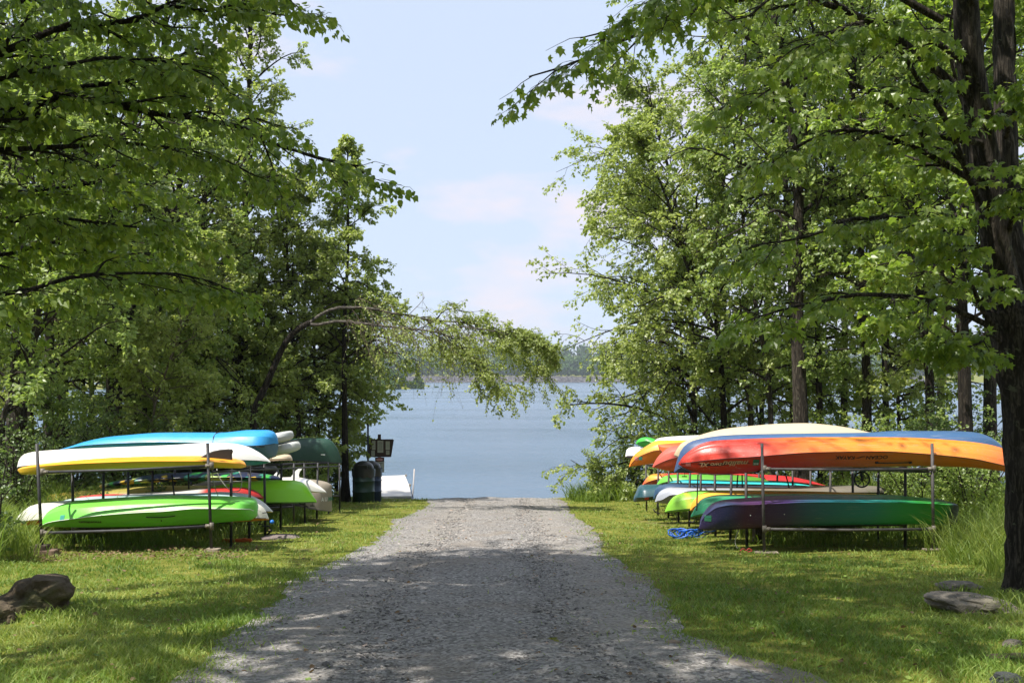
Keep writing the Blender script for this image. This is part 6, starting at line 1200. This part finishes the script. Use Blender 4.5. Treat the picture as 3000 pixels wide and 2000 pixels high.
# trees behind and beside the camera that shade the foreground
def shade_tree(label, x, y, h, rad, seed, limbs=30, az=None, t0=.38, lsz=.13, per=5, el=(8, 65), azw=.5):
    b_ = np.array([x, y, float(hgt(x, y)) - .05]); tr = [b_, b_ + [.1, 0, h * .3], b_ + [.2, .1, h * .6], b_ + [.1, .1, h]]
    return make_tree('maple_tree', label, tr, .2, .06, np.random.default_rng(seed), leaf='leaf_maple', bark='bark', limbs=limbs, t0=t0, rad=rad, el=el, nsub=8, ntw=5, per=per, lsize=lsz * 1.05, tpl=DIAMOND, az=az, azw=azw if az is not None else 0)
shade_tree('tree behind the camera on the left shading the drive', -4.8, 1.0, 10.5, 4.2, 51, az=.2, limbs=34, t0=.5)
shade_tree('tall tree out of frame on the left whose high crown shades the drive', -6.6, 7.6, 11.6, 6.2, 54, az=-.05, azw=.75, limbs=44, t0=.68, per=4, lsz=.15, el=(25, 60))
shade_tree('high crowned tree out of frame on the left level with the camera', -6.0, 4.4, 11.4, 5.6, 57, az=.0, azw=.7, limbs=42, t0=.64, per=4, lsz=.15, el=(20, 60))
shade_tree('tall tree out of frame on the right whose high crown shades the lawn', 6.6, 6.6, 12, 6.6, 56, az=3.1, limbs=34, t0=.62, per=3, lsz=.15, el=(22, 60))

shade_tree('tree behind the camera on the right shading the lawn', 5.2, 2.5, 10.5, 4.0, 52, az=2.8)
shade_tree('tall tree straight behind the camera', -1.8, -3.2, 12, 4.0, 53)
# ---------------------------------------------------------------- grass
def blades(name, pos, h, w, rng, mat, lean=.35, bend=.5, tint=(.5, .2), segs=2):
    n = len(pos); a = rng.uniform(0, 2 * np.pi, n); dx = np.stack([np.cos(a), np.sin(a), 0 * a], -1); b_ = rng.uniform(0, 2 * np.pi, n); ld = np.stack([np.cos(b_), np.sin(b_), 0 * b_], -1)
    l = (lean * rng.uniform(0, 1, n) * h)[:, None]; q = (bend * rng.uniform(0.2, 1, n) * h)[:, None]; H = h[:, None]; Wd = w[:, None] * .5
    lev = [0, .5, 1.0] if segs == 2 else [0, .35, .7, 1.0]; V = []
    for t in lev[:-1]: c = pos + UP * H * (t - .10 * t * t) + ld * (l * t + q * t * t); V += [c - dx * Wd * (1 - .45 * t), c + dx * Wd * (1 - .45 * t)]
    V.append(pos + UP * H * .82 + ld * (l + q)); V = np.stack(V, 1); K = V.shape[1]
    tr = []
    for i in range(len(lev) - 2): tr += [[2 * i, 2 * i + 1, 2 * i + 3], [2 * i, 2 * i + 3, 2 * i + 2]]
    tr.append([K - 3, K - 2, K - 1]); Fc = (np.array(tr)[None] + (np.arange(n) * K)[:, None, None]).reshape(-1, 3)
    patch_ = .18 * np.sin(pos[:, 0] * 1.7 + 1.3 * np.sin(pos[:, 1] * .9)) + .14 * np.sin(pos[:, 1] * 2.3 + pos[:, 0] * .7)
    t = np.clip(np.repeat(rng.normal(tint[0], tint[1], n) + patch_, K), 0, 1)
    return link(name, np_mesh(name, V.reshape(-1, 3), [Fc], False, {'tint': t}), mat)
def lawn_mask(X, Y, rng):
    dl = road_l(Y) - X; dr = X - road_r(Y); d = np.maximum(dl, dr); p = smooth(-.30, .30, d + rng.normal(0, .12, len(X))); p = np.maximum(p, .035 * (d > -.7)); p = np.maximum(p, .012 * (np.abs(X - road_c(Y) + .05) < .45)); return rng.uniform(0, 1, len(X)) < p
rng = np.random.default_rng(31)
def sample(n, Y0, Y1, pw, margin=.6):
    Y = (Y0 ** (1 - pw) + rng.uniform(0, 1, n) * (Y1 ** (1 - pw) - Y0 ** (1 - pw))) ** (1 / (1 - pw)) if pw != 1 else Y0 * (Y1 / Y0) ** rng.uniform(0, 1, n)
    X = (rng.uniform(-1, 1, n)) * (Y * .47 + margin); return X, Y
X, Y = sample(270000, 4.4, 33.5, 1.6)
k = lawn_mask(X, Y, rng) & (Y < lip(X) - .1); X, Y = X[k], Y[k]
under = ((X > 3.0) & (X < 5.6)) & (Y > 13.6) & (Y < 25) | ((X < -3.4) & (X > -6)) & (Y > 13.6) & (Y < 25)
k = ~under | (rng.uniform(0, 1, len(X)) < .35)
bare = (np.sin(X * 1.3 + 2) * np.sin(Y * .8 + 1) + .5 * np.sin(X * 3.1 + Y * 2.2)) > .80; k &= ~bare | (rng.uniform(0, 1, len(X)) < .40)
X, Y = X[k], Y[k]; n = len(X); clump = .5 + .5 * np.sin(X * 3.7 + 2 * np.sin(Y * 2.9)) * np.sin(Y * 4.1 + X)
h = (0.022 + .045 * rng.uniform(0, 1, n) ** 1.6) * (.7 + .8 * clump) * (1 + .5 * (rng.uniform(0, 1, n) < .03)); w = .0032 + .00042 * Y
g = blades('lawn_grass', np.stack([X, Y, hgt(X, Y) - .004], -1), h, w * rng.uniform(.7, 1.4, n), rng, M['grass'], .7, .7)
tag(g, 'short yellow green mown grass on both sides of the drive', 'grass', kind='stuff'); print('lawn', n)
# tall grass at the edges and around the racks
def tallpatch(label, boxes, n, hmin, hmax, seed, mat='tall', wd=.007, bend=.7):
    r = np.random.default_rng(seed); P = []
    tot = sum((b[1] - b[0]) * (b[3] - b[2]) for b in boxes)
    for b in boxes:
        m = int(n * (b[1] - b[0]) * (b[3] - b[2]) / tot); X = r.uniform(b[0], b[1], m); Y = r.uniform(b[2], b[3], m); X = X + .12 * np.sin(Y * 5) ; P.append(np.stack([X, Y], -1))
    P = np.concatenate(P); c = np.round(P / .22) * .22 + .05 * np.sin(P[:, ::-1] * 7); P = P * .62 + c * .38; X, Y = P.T; m = len(X)
    X = X + np.where(Y > 0, 0, 0); hh = r.uniform(hmin, hmax, m) * (.75 + .35 * np.sin(X * 2.7 + Y * 1.9))
    o = blades('tall_grass', np.stack([X, Y, hgt(X, Y) - .01], -1), hh, wd * r.uniform(.7, 1.5, m) * (1 + .02 * Y), r, M[mat], .35, bend, segs=3); return tag(o, label, 'grass', kind='stuff')
tallpatch('tall bright grass between the right rack and the big maple', [(5.55, 8.2, 10.6, 25), (5.2, 6.2, 10.8, 13)], 13000, .35, .85, 1)
tallpatch('tall grass behind the left rack and along the left edge', [(-8.6, -5.75, 10.6, 24), (-7, -5.65, 10.2, 13.2)], 12000, .35, .8, 2)
tallpatch('weeds and long grass growing under the right rack', [(3.4, 5.6, 14.4, 25)], 7000, .12, .38, 3)
tallpatch('weeds and long grass growing under the left rack', [(-6, -3.9, 13.9, 25)], 7000, .12, .36, 4)
tallpatch('reedy grass at the water edge on the right', [(1.7, 6, 29.5, 34.5)], 5000, .3, .75, 5, wd=.010)
tallpatch('long grass on the bank around the trash barrels', [(-6.8, -4.7, 27, 33)], 3000, .08, .25, 6, wd=.010)
tallpatch('longer tufts along the edges of the drive', [(-2.25, -1.95, 5, 13)], 900, .05, .13, 7)
tallpatch('rough grass on the shore floor of the right wood', [(5.5, 16, 24, 37)], 5000, .2, .5, 8, wd=.012)
tallpatch('rough grass on the shore floor of the left wood', [(-17, -6, 23, 37)], 5000, .2, .5, 9, wd=.012)
tallpatch('tall fresh grass in front of the big maple and the end of the right rack', [(4.95, 6.3, 10.6, 13.2)], 3000, .25, .65, 10)
tallpatch('ferny growth round the foot of the big maple', [(3.7, 4.9, 8.2, 9.6)], 1300, .08, .22, 11)
# broad weeds and dry leaves
r = np.random.default_rng(77); X, Y = [], []
n = 2600; Y = 4.6 + 16 * r.uniform(0, 1, n) ** 1.5; X = r.uniform(-1, 1, n) * (Y * .47 + .5); k = lawn_mask(X, Y, r); X, Y = X[k], Y[k]; n = len(X)
a = r.uniform(0, 6.28, n); fr = (np.stack([X, Y, hgt(X, Y) + .02], -1), nrm(np.stack([np.cos(a), np.sin(a), .3 + 0 * a], -1)), nrm(np.stack([r.normal(0, .3, n), r.normal(0, .3, n), 1 + 0 * a], -1)))
o = link('clover_weeds', leaf_mesh('clover_weeds', fr, .035, OVATE, r), M['grass']); tag(o, 'broad leaved weeds scattered through the lawn', 'weeds', kind='stuff')
n = 2600; X = np.concatenate([r.uniform(-6.2, -3.2, n // 2), r.uniform(-4.5, 7, n // 2)]); Y = np.concatenate([r.uniform(12.4, 14.4, n // 2), 5 + 16 * r.uniform(0, 1, n // 2) ** 1.4]); k = (r.uniform(0, 1, n) < .75) | (Y > 12); X, Y = X[k], Y[k]; n = len(X)
a = r.uniform(0, 6.28, n); fr = (np.stack([X, Y, hgt(X, Y) + .02 + .012 * r.uniform(0, 1, n)], -1), nrm(np.stack([np.cos(a), np.sin(a), .1 + 0 * a], -1)), nrm(np.stack([r.normal(0, .5, n), r.normal(0, .5, n), 1 + 0 * a], -1)))
o = link('fallen_leaves', leaf_mesh('fallen_leaves', fr, .034, OVATE, r), M['dry']); tag(o, 'dry brown fallen leaves on the ground by the left rack and the lawn', 'leaves', kind='stuff')
# the wood goes on behind and beside the place the picture is taken from
r = np.random.default_rng(91); P = []
for i in range(22):
    a = r.uniform(math.pi * .97, math.pi * 2.03); d = r.uniform(13, 30); x, y = d * math.cos(a), -1 + d * math.sin(a); h = min(r.uniform(9, 14), d * .62)
    q = r.normal(size=(900, 3)); q /= np.linalg.norm(q, axis=1)[:, None]; q *= r.uniform(.3, 1, (900, 1)) ** .4; q = q * [2.8, 2.8, h * .48] + [x, y, h * .5]; P.append(q)
P = np.concatenate(P); V, Fc = leaf_cards(P, .34, r)
o = link('surrounding_wood', np_mesh('surrounding_wood', V, [Fc], False, {'tint': np.repeat(r.uniform(0, 1, len(P)), 4)}), M['leaf_dark']); tag(o, 'thick leafy wood around the clearing behind the viewpoint', 'wood', kind='stuff')
# ---------------------------------------------------------------- air over the lake
def haze():
    bm = bmesh.new(); x, y0, y1, z0, z1 = 1480, -45, 1660, -8.5, 60; bm_box(bm, (0, (y0 + y1) / 2, (z0 + z1) / 2), (2 * x, y1 - y0, z1 - z0))
    m = bpy.data.materials.new('haze_air'); m.use_nodes = True; nt = m.node_tree; nt.nodes.clear(); out = nt.nodes.new('ShaderNodeOutputMaterial'); v = nt.nodes.new('ShaderNodeVolumePrincipled')
    v.inputs['Color'].default_value = (0.80, 0.88, 1.0, 1); v.inputs['Density'].default_value = HAZE; v.inputs['Anisotropy'].default_value = 0.2; nt.links.new(v.outputs[0], out.inputs['Volume'])
    o = bm_obj('haze', bm, m); tag(o, 'thin blue summer haze over the lake', 'haze', kind='stuff')
HAZE = 0.00022
haze()
print('leaves', STAT, 'tris', sum(len(o.data.loop_triangles) or len(o.data.polygons) for o in bpy.data.objects if o.type == 'MESH'))
